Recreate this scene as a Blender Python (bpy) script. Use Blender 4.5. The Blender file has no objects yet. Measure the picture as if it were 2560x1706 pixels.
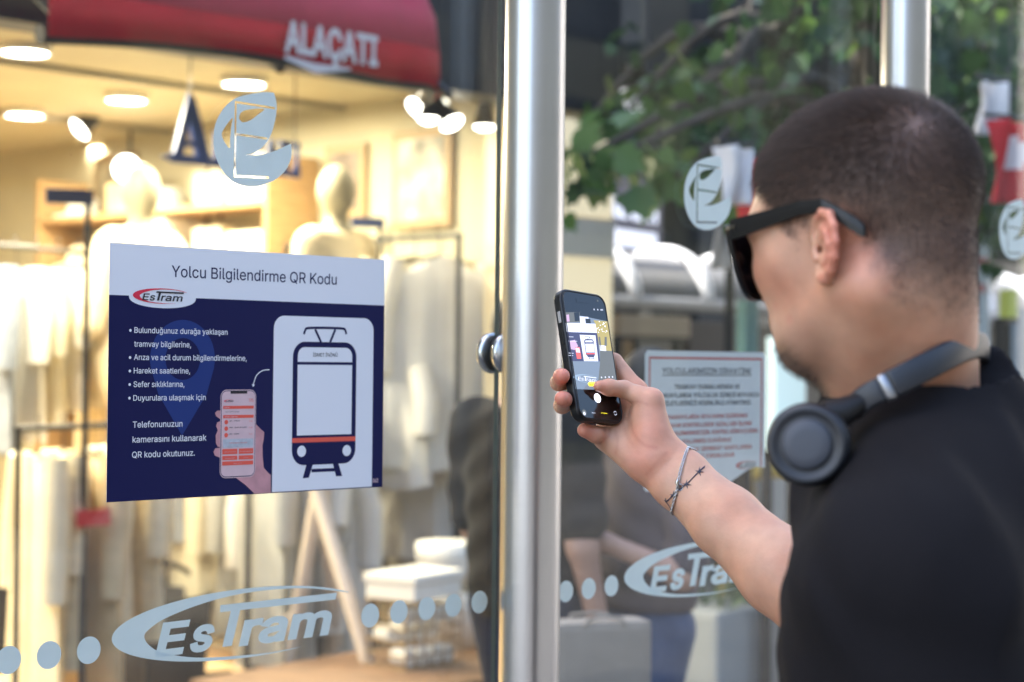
import bpy, bmesh, math, random, os
import numpy as np
from mathutils import Vector, Matrix
from mathutils.geometry import tessellate_polygon, delaunay_2d_cdt
from mathutils.bvhtree import BVHTree

PI = math.pi
SC = bpy.context.scene
COL = SC.collection
rnd = random.Random(7)
npr = np.random.RandomState(11)

# ------------------------------------------------------------------ camera
EYE = 1.55                                    # camera height above the pavement
PITCH, ROLL, FPX = 0.0113387, 0.0102681, 4537.65   # focal length in photo pixels (photo 2560 wide)
cF = Vector((0, math.cos(PITCH), math.sin(PITCH)))
_r, _u = Vector((1, 0, 0)), Vector((0, -math.sin(PITCH), math.cos(PITCH)))
cR = _r * math.cos(ROLL) + _u * math.sin(ROLL)
cU = -_r * math.sin(ROLL) + _u * math.cos(ROLL)
CAM = Vector((0, 0, EYE))
cam = bpy.data.cameras.new('camera')
cam.sensor_width = 36.0
cam.lens = FPX / 2560 * 36.0
cam.clip_start, cam.clip_end = 0.05, 400
cam.dof.use_dof = True
cam.dof.focus_distance = 2.03
cam.dof.aperture_fstop = cam.lens / 14.0
cam.dof.aperture_blades = 0
camo = bpy.data.objects.new('camera', cam)
COL.objects.link(camo)
camo.matrix_world = Matrix(((cR.x, cU.x, -cF.x, CAM.x), (cR.y, cU.y, -cF.y, CAM.y), (cR.z, cU.z, -cF.z, CAM.z), (0, 0, 0, 1)))
SC.camera = camo

# ------------------------------------------------------------------ sky, sun, exposure
# the sun stands left of the street behind the shop row: everything near the camera is in open shade
SUN_EL = math.radians(52)
sun_dir = Vector((-0.99, 0.13, 0)).normalized() * math.cos(SUN_EL) + Vector((0, 0, math.sin(SUN_EL)))
SUN_AZ = math.atan2(sun_dir.x, sun_dir.y)
world = bpy.data.worlds.new('World')
SC.world = world
world.use_nodes = True
wn = world.node_tree
sky = wn.nodes.new('ShaderNodeTexSky')
sky.sky_type = 'NISHITA'
sky.sun_disc = False
sky.sun_elevation = SUN_EL
sky.sun_rotation = SUN_AZ
sky.air_density, sky.dust_density, sky.ozone_density = 1.0, 2.5, 0.6
bg = wn.nodes['Background']
bg.inputs[1].default_value = 0.15
wn.links.new(sky.outputs[0], bg.inputs[0])
sun = bpy.data.lights.new('sun', 'SUN')
sun.energy = 3.6
sun.angle = math.radians(0.5)
sun.color = (1.0, 0.95, 0.87)
suno = bpy.data.objects.new('sun', sun)
COL.objects.link(suno)
suno.rotation_euler = (-sun_dir).to_track_quat('-Z', 'Y').to_euler()
suno.location = (-20, 5, 30)
SC.view_settings.view_transform = 'Standard'
SC.view_settings.look = 'None'
SC.view_settings.exposure = 2.35
SC.view_settings.gamma = 1.0
SC.render.engine = 'CYCLES'
SC.cycles.use_denoising = True
SC.cycles.max_bounces = 10
SC.cycles.transparent_max_bounces = 16
SC.cycles.glossy_bounces = 4
SC.cycles.transmission_bounces = 6
SC.cycles.caustics_reflective = False
SC.cycles.caustics_refractive = False
SC.cycles.sample_clamp_indirect = 6

# ------------------------------------------------------------------ frames
def at(px, py, Y):
    """world point seen at photo pixel (px, py) at forward distance Y"""
    d = cR * ((px - 1280) / FPX) + cU * ((853 - py) / FPX) + cF
    return CAM + d * (Y / d.y)

TH = 0.7732272
gD = Vector((math.sin(TH), math.cos(TH), 0))        # along the street (to the right, away)
gM = Vector((-math.cos(TH), math.sin(TH), 0))       # across: from the glass towards the shops
gO = Vector((-0.461335, 2.073298, 0))               # the poster's left edge on the glass
GROT = math.atan2(gD.y, gD.x)

def W(s, q, z=0.0):
    return gO + gD * s + gM * q + Vector((0, 0, z))

def G(px, py, q=0.0):
    """street coordinates (s, z) where the ray of a pixel meets the upright plane q"""
    d = cR * ((px - 1280) / FPX) + cU * ((853 - py) / FPX) + cF
    t = (q - (CAM - gO).dot(gM)) / d.dot(gM)
    p = CAM + d * t
    return ((p - gO).dot(gD), p.z)

def pxof(p):
    v = p - CAM
    d = v.dot(cF)
    return 1280 + FPX * v.dot(cR) / d, 853 - FPX * v.dot(cU) / d

# ------------------------------------------------------------------ materials
MATS = {}
def mat(name, col, rough=0.6, metal=0.0, var=0.0, vscale=8.0, bump=0.0, bscale=60.0, emit=None, estr=0.0,
        spec=0.5, sheen=0.0, sss=0.0, stretch=None, trans=0.0, coat=0.0):
    if name in MATS:
        return MATS[name]
    m = bpy.data.materials.new(name)
    m.use_nodes = True
    nt = m.node_tree
    b = nt.nodes['Principled BSDF']
    b.inputs['Base Color'].default_value = (*col, 1)
    b.inputs['Roughness'].default_value = rough
    b.inputs['Metallic'].default_value = metal
    b.inputs['Specular IOR Level'].default_value = spec
    if sheen:
        b.inputs['Sheen Weight'].default_value = sheen
    if coat:
        b.inputs['Coat Weight'].default_value = coat
    if sss:
        b.inputs['Subsurface Weight'].default_value = sss
        b.inputs['Subsurface Radius'].default_value = (0.012, 0.004, 0.002)
        b.inputs['Subsurface Scale'].default_value = 1.0
    if emit is not None:
        b.inputs['Emission Color'].default_value = (*emit, 1)
        b.inputs['Emission Strength'].default_value = estr
    tc = nt.nodes.new('ShaderNodeTexCoord')
    mp = nt.nodes.new('ShaderNodeMapping')
    nt.links.new(tc.outputs['Object'], mp.inputs[0])
    if stretch:
        mp.inputs['Scale'].default_value = stretch
    if var:
        n = nt.nodes.new('ShaderNodeTexNoise')
        n.inputs['Scale'].default_value = vscale
        n.inputs['Detail'].default_value = 5
        nt.links.new(mp.outputs[0], n.inputs['Vector'])
        r = nt.nodes.new('ShaderNodeValToRGB')
        r.color_ramp.elements[0].position, r.color_ramp.elements[1].position = 0.3, 0.7
        r.color_ramp.elements[0].color = (*[c * (1 - var) for c in col], 1)
        r.color_ramp.elements[1].color = (*[min(1, c * (1 + var)) for c in col], 1)
        nt.links.new(n.outputs[0], r.inputs[0])
        nt.links.new(r.outputs[0], b.inputs['Base Color'])
    if bump:
        n2 = nt.nodes.new('ShaderNodeTexNoise')
        n2.inputs['Scale'].default_value = bscale
        n2.inputs['Detail'].default_value = 4
        nt.links.new(mp.outputs[0], n2.inputs['Vector'])
        bp = nt.nodes.new('ShaderNodeBump')
        bp.inputs['Strength'].default_value = bump
        bp.inputs['Distance'].default_value = 0.002
        nt.links.new(n2.outputs[0], bp.inputs['Height'])
        nt.links.new(bp.outputs[0], b.inputs['Normal'])
    if trans:
        tr = nt.nodes.new('ShaderNodeBsdfTranslucent')
        tr.inputs[0].default_value = (*col, 1)
        mx = nt.nodes.new('ShaderNodeMixShader')
        mx.inputs[0].default_value = trans
        out = nt.nodes['Material Output']
        nt.links.new(b.outputs[0], mx.inputs[1])
        nt.links.new(tr.outputs[0], mx.inputs[2])
        nt.links.new(mx.outputs[0], out.inputs[0])
    MATS[name] = m
    return m

def glass_mat(name, tint=(0.97, 0.985, 0.98), dust=0.0):
    if name in MATS:
        return MATS[name]
    m = bpy.data.materials.new(name)
    m.use_nodes = True
    nt = m.node_tree
    nt.nodes.clear()
    out = nt.nodes.new('ShaderNodeOutputMaterial')
    tr = nt.nodes.new('ShaderNodeBsdfTransparent'); tr.inputs[0].default_value = (*tint, 1)
    gl = nt.nodes.new('ShaderNodeBsdfGlossy'); gl.inputs['Roughness'].default_value = 0.005
    geo = nt.nodes.new('ShaderNodeNewGeometry')
    mx = nt.nodes.new('ShaderNodeMixShader')
    # Fresnel reflection of one face from the angle of view (Schlick)
    dt = nt.nodes.new('ShaderNodeVectorMath'); dt.operation = 'DOT_PRODUCT'
    nt.links.new(geo.outputs['Incoming'], dt.inputs[0]); nt.links.new(geo.outputs['Normal'], dt.inputs[1])
    prev = dt.outputs['Value']
    for op, val, rev in (('ABSOLUTE', None, False), ('SUBTRACT', 1.0, True), ('POWER', 5.0, False), ('MULTIPLY', 0.96, False), ('ADD', 0.04, False)):
        mn = nt.nodes.new('ShaderNodeMath'); mn.operation = op
        nt.links.new(prev, mn.inputs[1 if rev else 0])
        if val is not None: mn.inputs[0 if rev else 1].default_value = val
        prev = mn.outputs[0]
    nt.links.new(prev, mx.inputs[0])
    nt.links.new(tr.outputs[0], mx.inputs[1])
    nt.links.new(gl.outputs[0], mx.inputs[2])
    last = mx
    if dust:
        tc = nt.nodes.new('ShaderNodeTexCoord')
        vo = nt.nodes.new('ShaderNodeTexVoronoi'); vo.inputs['Scale'].default_value = 34
        no = nt.nodes.new('ShaderNodeTexNoise'); no.inputs['Scale'].default_value = 3.0
        nt.links.new(tc.outputs['Object'], vo.inputs['Vector'])
        nt.links.new(tc.outputs['Object'], no.inputs['Vector'])
        r = nt.nodes.new('ShaderNodeMapRange'); r.inputs[1].default_value = 0.030; r.inputs[2].default_value = 0.018
        r.inputs[3].default_value = 0; r.inputs[4].default_value = 1
        nt.links.new(vo.outputs['Distance'], r.inputs[0])
        r2 = nt.nodes.new('ShaderNodeMapRange'); r2.inputs[1].default_value = 0.5; r2.inputs[2].default_value = 0.72
        r2.inputs[3].default_value = 0; r2.inputs[4].default_value = dust
        nt.links.new(no.outputs[0], r2.inputs[0])
        mm = nt.nodes.new('ShaderNodeMath'); mm.operation = 'MULTIPLY'
        nt.links.new(r.outputs[0], mm.inputs[0]); nt.links.new(r2.outputs[0], mm.inputs[1])
        # thin overall film of street dust
        n3 = nt.nodes.new('ShaderNodeTexNoise'); n3.inputs['Scale'].default_value = 9.0; n3.inputs['Detail'].default_value = 6
        nt.links.new(tc.outputs['Object'], n3.inputs['Vector'])
        r3 = nt.nodes.new('ShaderNodeMapRange'); r3.inputs[1].default_value = 0.35; r3.inputs[2].default_value = 0.8
        r3.inputs[3].default_value = 0.001; r3.inputs[4].default_value = 0.007
        nt.links.new(n3.outputs[0], r3.inputs[0])
        ad = nt.nodes.new('ShaderNodeMath'); ad.operation = 'ADD'; ad.use_clamp = True
        nt.links.new(mm.outputs[0], ad.inputs[0]); nt.links.new(r3.outputs[0], ad.inputs[1])
        df = nt.nodes.new('ShaderNodeBsdfDiffuse'); df.inputs[0].default_value = (0.7, 0.68, 0.62, 1)
        m2 = nt.nodes.new('ShaderNodeMixShader')
        nt.links.new(ad.outputs[0], m2.inputs[0])
        nt.links.new(mx.outputs[0], m2.inputs[1]); nt.links.new(df.outputs[0], m2.inputs[2])
        last = m2
    nt.links.new(last.outputs[0], out.inputs[0])
    MATS[name] = m
    return m

M_GLASS = glass_mat('shelter_glass', dust=0.6)
M_STEEL = mat('brushed_steel', (0.54, 0.54, 0.55), rough=0.30, metal=1.0, var=0.06, vscale=5, bump=0.08, bscale=420, stretch=(0.04, 0.04, 1.0))
M_CHROME = mat('polished_chrome', (0.55, 0.57, 0.6), rough=0.12, metal=1.0)
M_RUBBER = mat('black_rubber', (0.02, 0.02, 0.02), rough=0.6)

# ------------------------------------------------------------------ object helpers
def tag(o, label=None, cat=None, group=None, kind=None):
    if label: o['label'] = label
    if cat: o['category'] = cat
    if group: o['group'] = group
    if kind: o['kind'] = kind
    return o

def empty(name, loc, rz=0.0, label=None, cat=None, group=None, kind=None):
    o = bpy.data.objects.new(name, None)
    o.empty_display_size = 0.1
    o.location = loc
    o.rotation_euler = (0, 0, rz)
    COL.objects.link(o)
    return tag(o, label, cat, group, kind)

def link_mesh(name, me, mats, parent=None):
    for m in (mats if isinstance(mats, (list, tuple)) else [mats]):
        me.materials.append(m)
    o = bpy.data.objects.new(name, me)
    COL.objects.link(o)
    if parent is not None:
        o.parent = parent
    return o

def np_mesh(name, V, Q, mats, parent=None, smooth=True, world=False, midx=None):
    """mesh object from numpy vertices and quads (or tris); world=True: V in world space under a parent"""
    V = np.asarray(V, dtype=np.float32); Q = np.asarray(Q, dtype=np.int32)
    if world and parent is not None:
        inv = np.array(parent_matrix(parent).inverted())
        V = (V @ inv[:3, :3].T + inv[:3, 3]).astype(np.float32)
    me = bpy.data.meshes.new(name)
    me.vertices.add(len(V)); me.vertices.foreach_set('co', V.ravel())
    k = Q.shape[1]
    me.loops.add(Q.size); me.loops.foreach_set('vertex_index', Q.ravel())
    me.polygons.add(len(Q))
    me.polygons.foreach_set('loop_start', np.arange(0, Q.size, k, dtype=np.int32))
    me.polygons.foreach_set('use_smooth', np.full(len(Q), smooth, dtype=bool))
    if midx is not None:
        me.polygons.foreach_set('material_index', np.asarray(midx, dtype=np.int32))
    me.update(calc_edges=True)
    me.validate()
    return link_mesh(name, me, mats, parent)

def parent_matrix(o):
    m = Matrix.LocRotScale(o.location, o.rotation_euler, o.scale)
    return m if o.parent is None else parent_matrix(o.parent) @ m

class MB:
    """collects shapes and links them as one mesh object"""
    def __init__(self): self.v, self.f, self.m, self.s = [], [], [], []
    def add(self, V, F, mi=0, smooth=False):
        b = len(self.v)
        self.v += [tuple(x) for x in V]
        self.f += [tuple(b + i for i in f) for f in F]
        self.m += [mi] * len(F); self.s += [smooth] * len(F)
        return self
    def box(self, lo, hi, mi=0, rz=0.0, c=None, bev=0.0):
        x0, y0, z0 = lo; x1, y1, z1 = hi
        V = [(x, y, z) for z in (z0, z1) for x, y in ((x0, y0), (x1, y0), (x1, y1), (x0, y1))]
        if rz:
            cx, cy = c if c else ((x0 + x1) / 2, (y0 + y1) / 2)
            V = [(cx + (x - cx) * math.cos(rz) - (y - cy) * math.sin(rz), cy + (x - cx) * math.sin(rz) + (y - cy) * math.cos(rz), z) for x, y, z in V]
        F = [(3, 2, 1, 0), (4, 5, 6, 7), (0, 1, 5, 4), (1, 2, 6, 5), (2, 3, 7, 6), (3, 0, 4, 7)]
        if bev:
            bm = bmesh.new()
            vs = [bm.verts.new(v) for v in V]
            for f in F: bm.faces.new([vs[i] for i in f])
            bmesh.ops.bevel(bm, geom=bm.edges[:], offset=bev, segments=2, affect='EDGES', profile=0.7)
            bm.verts.index_update()
            V = [v.co[:] for v in bm.verts]; F = [[v.index for v in f.verts] for f in bm.faces]
            bm.free()
            return self.add(V, F, mi, False)
        return self.add(V, F, mi)
    def tube(self, pts, r, seg=12, mi=0, caps=True, smooth=True):
        pts = [Vector(p) for p in pts]
        n = len(pts)
        rs = r if isinstance(r, (list, tuple)) else [r] * n
        V, F = [], []
        t0 = (pts[1] - pts[0]).normalized()
        a = t0.orthogonal().normalized()
        for i, p in enumerate(pts):
            t = (pts[min(i + 1, n - 1)] - pts[max(i - 1, 0)]).normalized()
            a = (a - t * a.dot(t)).normalized()
            b = t.cross(a)
            for k in range(seg):
                an = 2 * PI * k / seg
                V.append(p + a * (rs[i] * math.cos(an)) + b * (rs[i] * math.sin(an)))
        for i in range(n - 1):
            for k in range(seg):
                F.append((i * seg + k, i * seg + (k + 1) % seg, (i + 1) * seg + (k + 1) % seg, (i + 1) * seg + k))
        self.add(V, F, mi, smooth)
        if caps:
            self.add(V[:seg], [tuple(range(seg))[::-1]], mi); self.add(V[-seg:], [tuple(range(seg))], mi)
        return self
    def lathe(self, prof, c=(0, 0, 0), seg=24, mi=0, axis=None, smooth=True):
        """prof: (radius, height) pairs turned about axis (default up)"""
        ax = Vector(axis).normalized() if axis is not None else Vector((0, 0, 1))
        a = ax.orthogonal().normalized(); b = ax.cross(a); c = Vector(c)
        V, F = [], []
        for r, h in prof:
            for k in range(seg):
                an = 2 * PI * k / seg
                V.append(c + ax * h + a * (r * math.cos(an)) + b * (r * math.sin(an)))
        for i in range(len(prof) - 1):
            for k in range(seg):
                F.append((i * seg + k, i * seg + (k + 1) % seg, (i + 1) * seg + (k + 1) % seg, (i + 1) * seg + k))
        return self.add(V, F, mi, smooth)
    def ball(self, c, r, seg=16, mi=0, sq=(1, 1, 1)):
        V, F = [], []
        nr = max(6, seg // 2)
        for i in range(nr + 1):
            ph = PI * i / nr
            for k in range(seg):
                an = 2 * PI * k / seg
                V.append((c[0] + r * sq[0] * math.sin(ph) * math.cos(an), c[1] + r * sq[1] * math.sin(ph) * math.sin(an), c[2] - r * sq[2] * math.cos(ph)))
        for i in range(nr):
            for k in range(seg):
                F.append((i * seg + k, i * seg + (k + 1) % seg, (i + 1) * seg + (k + 1) % seg, (i + 1) * seg + k))
        return self.add(V, F, mi, True)
    def build(self, name, mats, parent=None, weld=False):
        me = bpy.data.meshes.new(name)
        me.from_pydata(self.v, [], self.f)
        me.polygons.foreach_set('material_index', self.m)
        me.polygons.foreach_set('use_smooth', self.s)
        if weld:
            bm = bmesh.new(); bm.from_mesh(me)
            bmesh.ops.remove_doubles(bm, verts=bm.verts[:], dist=1e-5)
            bm.to_mesh(me); bm.free()
        me.update()
        return link_mesh(name, me, mats, parent)

# ------------------------------------------------------------------ flat artwork (signs, stickers, screens)
try:
    FONT = bpy.data.fonts.load(os.path.join(bpy.utils.system_resource('DATAFILES'), 'fonts', 'Inter.woff2'))
except Exception:
    FONT = None
_TXT = {}
def text_geo(body, bold=0.0):
    """2-D triangles of a line of lettering, unit size, with its bounds; every contour is filled on its own, strokes thickened by bold"""
    key = (body, bold)
    if key in _TXT: return _TXT[key]
    c = bpy.data.curves.new('lettering', 'FONT')
    if FONT: c.font = FONT
    c.body = body; c.size = 1.0; c.fill_mode = 'NONE'; c.resolution_u = 4
    o = bpy.data.objects.new('lettering', c)
    COL.objects.link(o)
    dg = bpy.context.evaluated_depsgraph_get(); dg.update()
    me = bpy.data.meshes.new_from_object(o.evaluated_get(dg))
    pts = [Vector((v.co.x, v.co.y)) for v in me.vertices]
    nb = {}
    for e in me.edges:
        i, j = e.vertices
        nb.setdefault(i, []).append(j); nb.setdefault(j, []).append(i)
    edge_dir = {tuple(e.vertices) for e in me.edges}
    bpy.data.objects.remove(o); bpy.data.curves.remove(c); bpy.data.meshes.remove(me)
    seen, loops = set(), []
    for st in sorted(nb):
        if st in seen: continue
        lp = [st]; seen.add(st); prev, cur = None, st
        nxt = [j for j in nb[st]]
        fwd = [j for j in nxt if (st, j) in edge_dir]
        cur = (fwd or nxt)[0]; prev = st
        while cur != st and cur not in seen:
            lp.append(cur); seen.add(cur)
            n2 = [j for j in nb[cur] if j != prev]
            if not n2: break
            prev, cur = cur, n2[0]
        P = []
        for i in lp:
            if not P or (pts[i] - P[-1]).length > 1e-5: P.append(pts[i])
        if len(P) > 2 and (P[0] - P[-1]).length < 1e-5: P.pop()
        if len(P) > 2: loops.append(P)
    def area(P): return sum(P[i].x * P[(i + 1) % len(P)].y - P[(i + 1) % len(P)].x * P[i].y for i in range(len(P))) / 2
    ars = [area(P) for P in loops]
    sgn = 1 if ars[max(range(len(ars)), key=lambda i: abs(ars[i]))] > 0 else -1
    def grow(P, w):
        n = len(P); out = []
        for i in range(n):
            d1 = (P[i] - P[i - 1]).normalized(); d2 = (P[(i + 1) % n] - P[i]).normalized()
            n1, n2 = Vector((d1.y, -d1.x)), Vector((d2.y, -d2.x))
            m = n1 + n2
            l = max(m.dot(m) / 2, 0.35)
            out.append(P[i] + m * (w / l) * sgn)
        return out
    loops = [grow(P, bold) for P in loops]
    # fill by winding number, so overlapping and self-crossing contours come out whole
    cv, ce = [], []
    for P in loops:
        b0 = len(cv); cv += P
        ce += [(b0 + i, b0 + (i + 1) % len(P)) for i in range(len(P))]
    res = delaunay_2d_cdt(cv, ce, [], 0, 1e-6)
    V = [(v.x, v.y) for v in res[0]]; tris = [tuple(t) for t in res[2]]
    A = np.array([[p.x, p.y] for P in loops for p in P]); Bq = np.array([[P[(i + 1) % len(P)].x, P[(i + 1) % len(P)].y] for P in loops for i in range(len(P))])
    Va = np.array(V)
    F = []
    for t in tris:
        c0 = Va[list(t)].mean(0)
        up = (A[:, 1] <= c0[1]) & (Bq[:, 1] > c0[1]); dn = (A[:, 1] > c0[1]) & (Bq[:, 1] <= c0[1])
        side = (Bq[:, 0] - A[:, 0]) * (c0[1] - A[:, 1]) - (c0[0] - A[:, 0]) * (Bq[:, 1] - A[:, 1])
        if (up & (side > 0)).sum() - (dn & (side < 0)).sum() != 0:
            a, b, d = (Vector(V[k]) for k in t)
            F.append(t if (b - a).cross(d - a) > 0 else t[::-1])
    lift = [0] * len(V)
    xs = [v[0] for v in V]; ys = [v[1] for v in V]
    _TXT[key] = (V, F, min(xs), max(xs), min(ys), max(ys), lift)
    return _TXT[key]

class Flat:
    """flat printed shapes in a local (x, z) sheet facing -y; layers lie at growing distance in front"""
    def __init__(self): self.mb = MB()
    def poly(self, outer, mi=0, y=0.0, holes=()):
        loops = [[Vector((p[0], p[1], 0)) for p in outer]] + [[Vector((p[0], p[1], 0)) for p in h] for h in holes]
        tris = tessellate_polygon(loops)
        flat = [p for l in loops for p in l]
        F = []
        for t in tris:
            a, b, c = (flat[i] for i in t)
            F.append(t if (b - a).cross(c - a).z > 0 else t[::-1])
        self.mb.add([(p.x, y, p.y) for p in flat], F, mi)
        return self
    def rect(self, x0, z0, x1, z1, mi=0, y=0.0, r=0.0):
        if r <= 0:
            return self.poly([(x0, z0), (x1, z0), (x1, z1), (x0, z1)], mi, y)
        return self.poly(rrect(x0, z0, x1, z1, r), mi, y)
    def disc(self, c, rx, rz=None, mi=0, y=0.0, n=28):
        rz = rz or rx
        return self.poly([(c[0] + rx * math.cos(2 * PI * k / n), c[1] + rz * math.sin(2 * PI * k / n)) for k in range(n)], mi, y)
    def line(self, pts, w, mi=0, y=0.0):
        """a stroke of width w (number or list)"""
        n = len(pts); L, R = [], []
        ws = w if isinstance(w, (list, tuple)) else [w] * n
        for i, p in enumerate(pts):
            a = pts[max(i - 1, 0)]; b = pts[min(i + 1, n - 1)]
            dx, dz = b[0] - a[0], b[1] - a[1]; l = math.hypot(dx, dz) or 1
            nx, nz = -dz / l * ws[i] / 2, dx / l * ws[i] / 2
            L.append((p[0] + nx, p[1] + nz)); R.append((p[0] - nx, p[1] - nz))
        V = [(x, y, z) for x, z in L] + [(x, y, z) for x, z in R]
        self.mb.add(V, [(i, n + i, n + i + 1, i + 1) for i in range(n - 1)], mi)
        return self
    def text(self, body, x, z, w=None, cap=0.01, mi=0, y=0.0, bold=0.0, center=False, xf=None):
        """baseline-left at (x, z), capitals cap high, drawn w wide"""
        V, F, x0, x1, z0, z1, lift = text_geo(body, bold)
        sz = cap / 0.727 if FONT else cap / 0.70
        sx = w / (x1 - x0) if w else sz * 0.95
        ox = x - (x1 - x0) * sx / 2 if center else x
        P = [(ox + (vx - x0) * sx, z + vz * sz) for vx, vz in V]
        if xf: P = [xf(*p) for p in P]
        self.mb.add([(a, y - 2e-5 * l, b) for (a, b), l in zip(P, lift)], F, mi)
        return self
    def build(self, name, mats, parent=None): return self.mb.build(name, mats, parent)

def rrect(x0, z0, x1, z1, r, n=6):
    P = []
    for cx, cz, a0 in ((x1 - r, z0 + r, -PI / 2), (x1 - r, z1 - r, 0), (x0 + r, z1 - r, PI / 2), (x0 + r, z0 + r, PI)):
        for k in range(n + 1):
            a = a0 + PI / 2 * k / n
            P.append((cx + r * math.cos(a), cz + r * math.sin(a)))
    return P

def smooth_loop(P, n=6):
    """closed Catmull-Rom through the points"""
    out = []; m = len(P)
    for i in range(m):
        p0, p1, p2, p3 = (Vector(P[(i + k - 1) % m]) for k in range(4))
        for k in range(n):
            t = k / n
            out.append(tuple(0.5 * ((2 * p1) + (p2 - p0) * t + (2 * p0 - 5 * p1 + 4 * p2 - p3) * t * t + (3 * p1 - p0 - 3 * p2 + p3) * t ** 3)))
    return out

def spline(P, n=8):
    """open Catmull-Rom through the points"""
    out = []; m = len(P)
    for i in range(m - 1):
        p0, p1, p2, p3 = (Vector(P[min(max(i + k - 1, 0), m - 1)]) for k in range(4))
        for k in range(n):
            t = k / n
            out.append(0.5 * ((2 * p1) + (p2 - p0) * t + (2 * p0 - 5 * p1 + 4 * p2 - p3) * t * t + (3 * p1 - p0 - 3 * p2 + p3) * t ** 3))
    out.append(Vector(P[-1]))
    return out

# ------------------------------------------------------------------ smooth bodies: distance fields meshed with surface nets
def V3(p): return np.array([p[0], p[1], p[2]], dtype=np.float64)

class Body:
    """a list of rounded cones and ellipsoids blended into one skin"""
    def __init__(self): self.p = []
    def cap(self, a, b, ra, rb=None, k=0.01, sub=False):
        rb = ra if rb is None else rb
        a, b = V3(a), V3(b)
        c = (a + b) / 2; R = np.linalg.norm(a - b) / 2 + max(ra, rb)
        self.p.append(('c', a, b, ra, rb, k, sub, c, R)); return self
    def ell(self, c, r, M=None, k=0.01, sub=False):
        c = V3(c); r = np.array(r, dtype=np.float64)
        self.p.append(('e', c, r, np.eye(3) if M is None else np.array(M, dtype=np.float64), None, k, sub, c, r.max())); return self
    def chain(self, pts, rs, k=0.006, k0=None):
        for i in range(len(pts) - 1):
            self.cap(pts[i], pts[i + 1], rs[i], rs[i + 1], k if (i or k0 is None) else k0)
        return self
    def __call__(self, P):
        d = np.full(len(P), 1e3)
        first = True
        for pr in self.p:
            kind, k, sub, c, R = pr[0], pr[5], pr[6], pr[7], pr[8]
            if first:
                m = slice(None); first = False; Q = P
            else:
                rough = np.sqrt(((P - c) ** 2).sum(1)) - R
                m = (rough < k + np.maximum(d, 0) + 1e-6) if not sub else (rough < k + 0.02)
                if not m.any(): continue
                Q = P[m]
            if kind == 'c':
                a, b, ra, rb = pr[1:5]
                ba = b - a; h = np.clip(((Q - a) @ ba) / max(ba @ ba, 1e-12), 0, 1)
                e = np.sqrt(((Q - a - h[:, None] * ba) ** 2).sum(1)) - (ra + (rb - ra) * h)
            else:
                q = (Q - pr[1]) @ pr[3]
                k0 = np.sqrt(((q / pr[2]) ** 2).sum(1)); k1 = np.sqrt(((q / pr[2] ** 2) ** 2).sum(1)) + 1e-9
                e = k0 * (k0 - 1) / k1
            dd = d[m]
            if sub:
                e = -e
                h = np.clip(0.5 - 0.5 * (dd - e) / k, 0, 1)
                d[m] = dd * (1 - h) + e * h + k * h * (1 - h)
            else:
                h = np.clip(0.5 + 0.5 * (dd - e) / k, 0, 1)
                d[m] = dd * (1 - h) + e * h - k * h * (1 - h)
        return d

def axis_grid(lo, hi, step, fine=()):
    """grid coordinates from lo to hi with finer steps inside the ranges of fine: (lo, hi, step)"""
    out = [lo]
    while out[-1] < hi:
        s = step
        for a, b, t in fine:
            if a <= out[-1] < b: s = min(s, t)
        out.append(out[-1] + s)
    while (len(out) - 1) % 8: out.append(out[-1] + step)
    return np.array(out)

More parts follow.
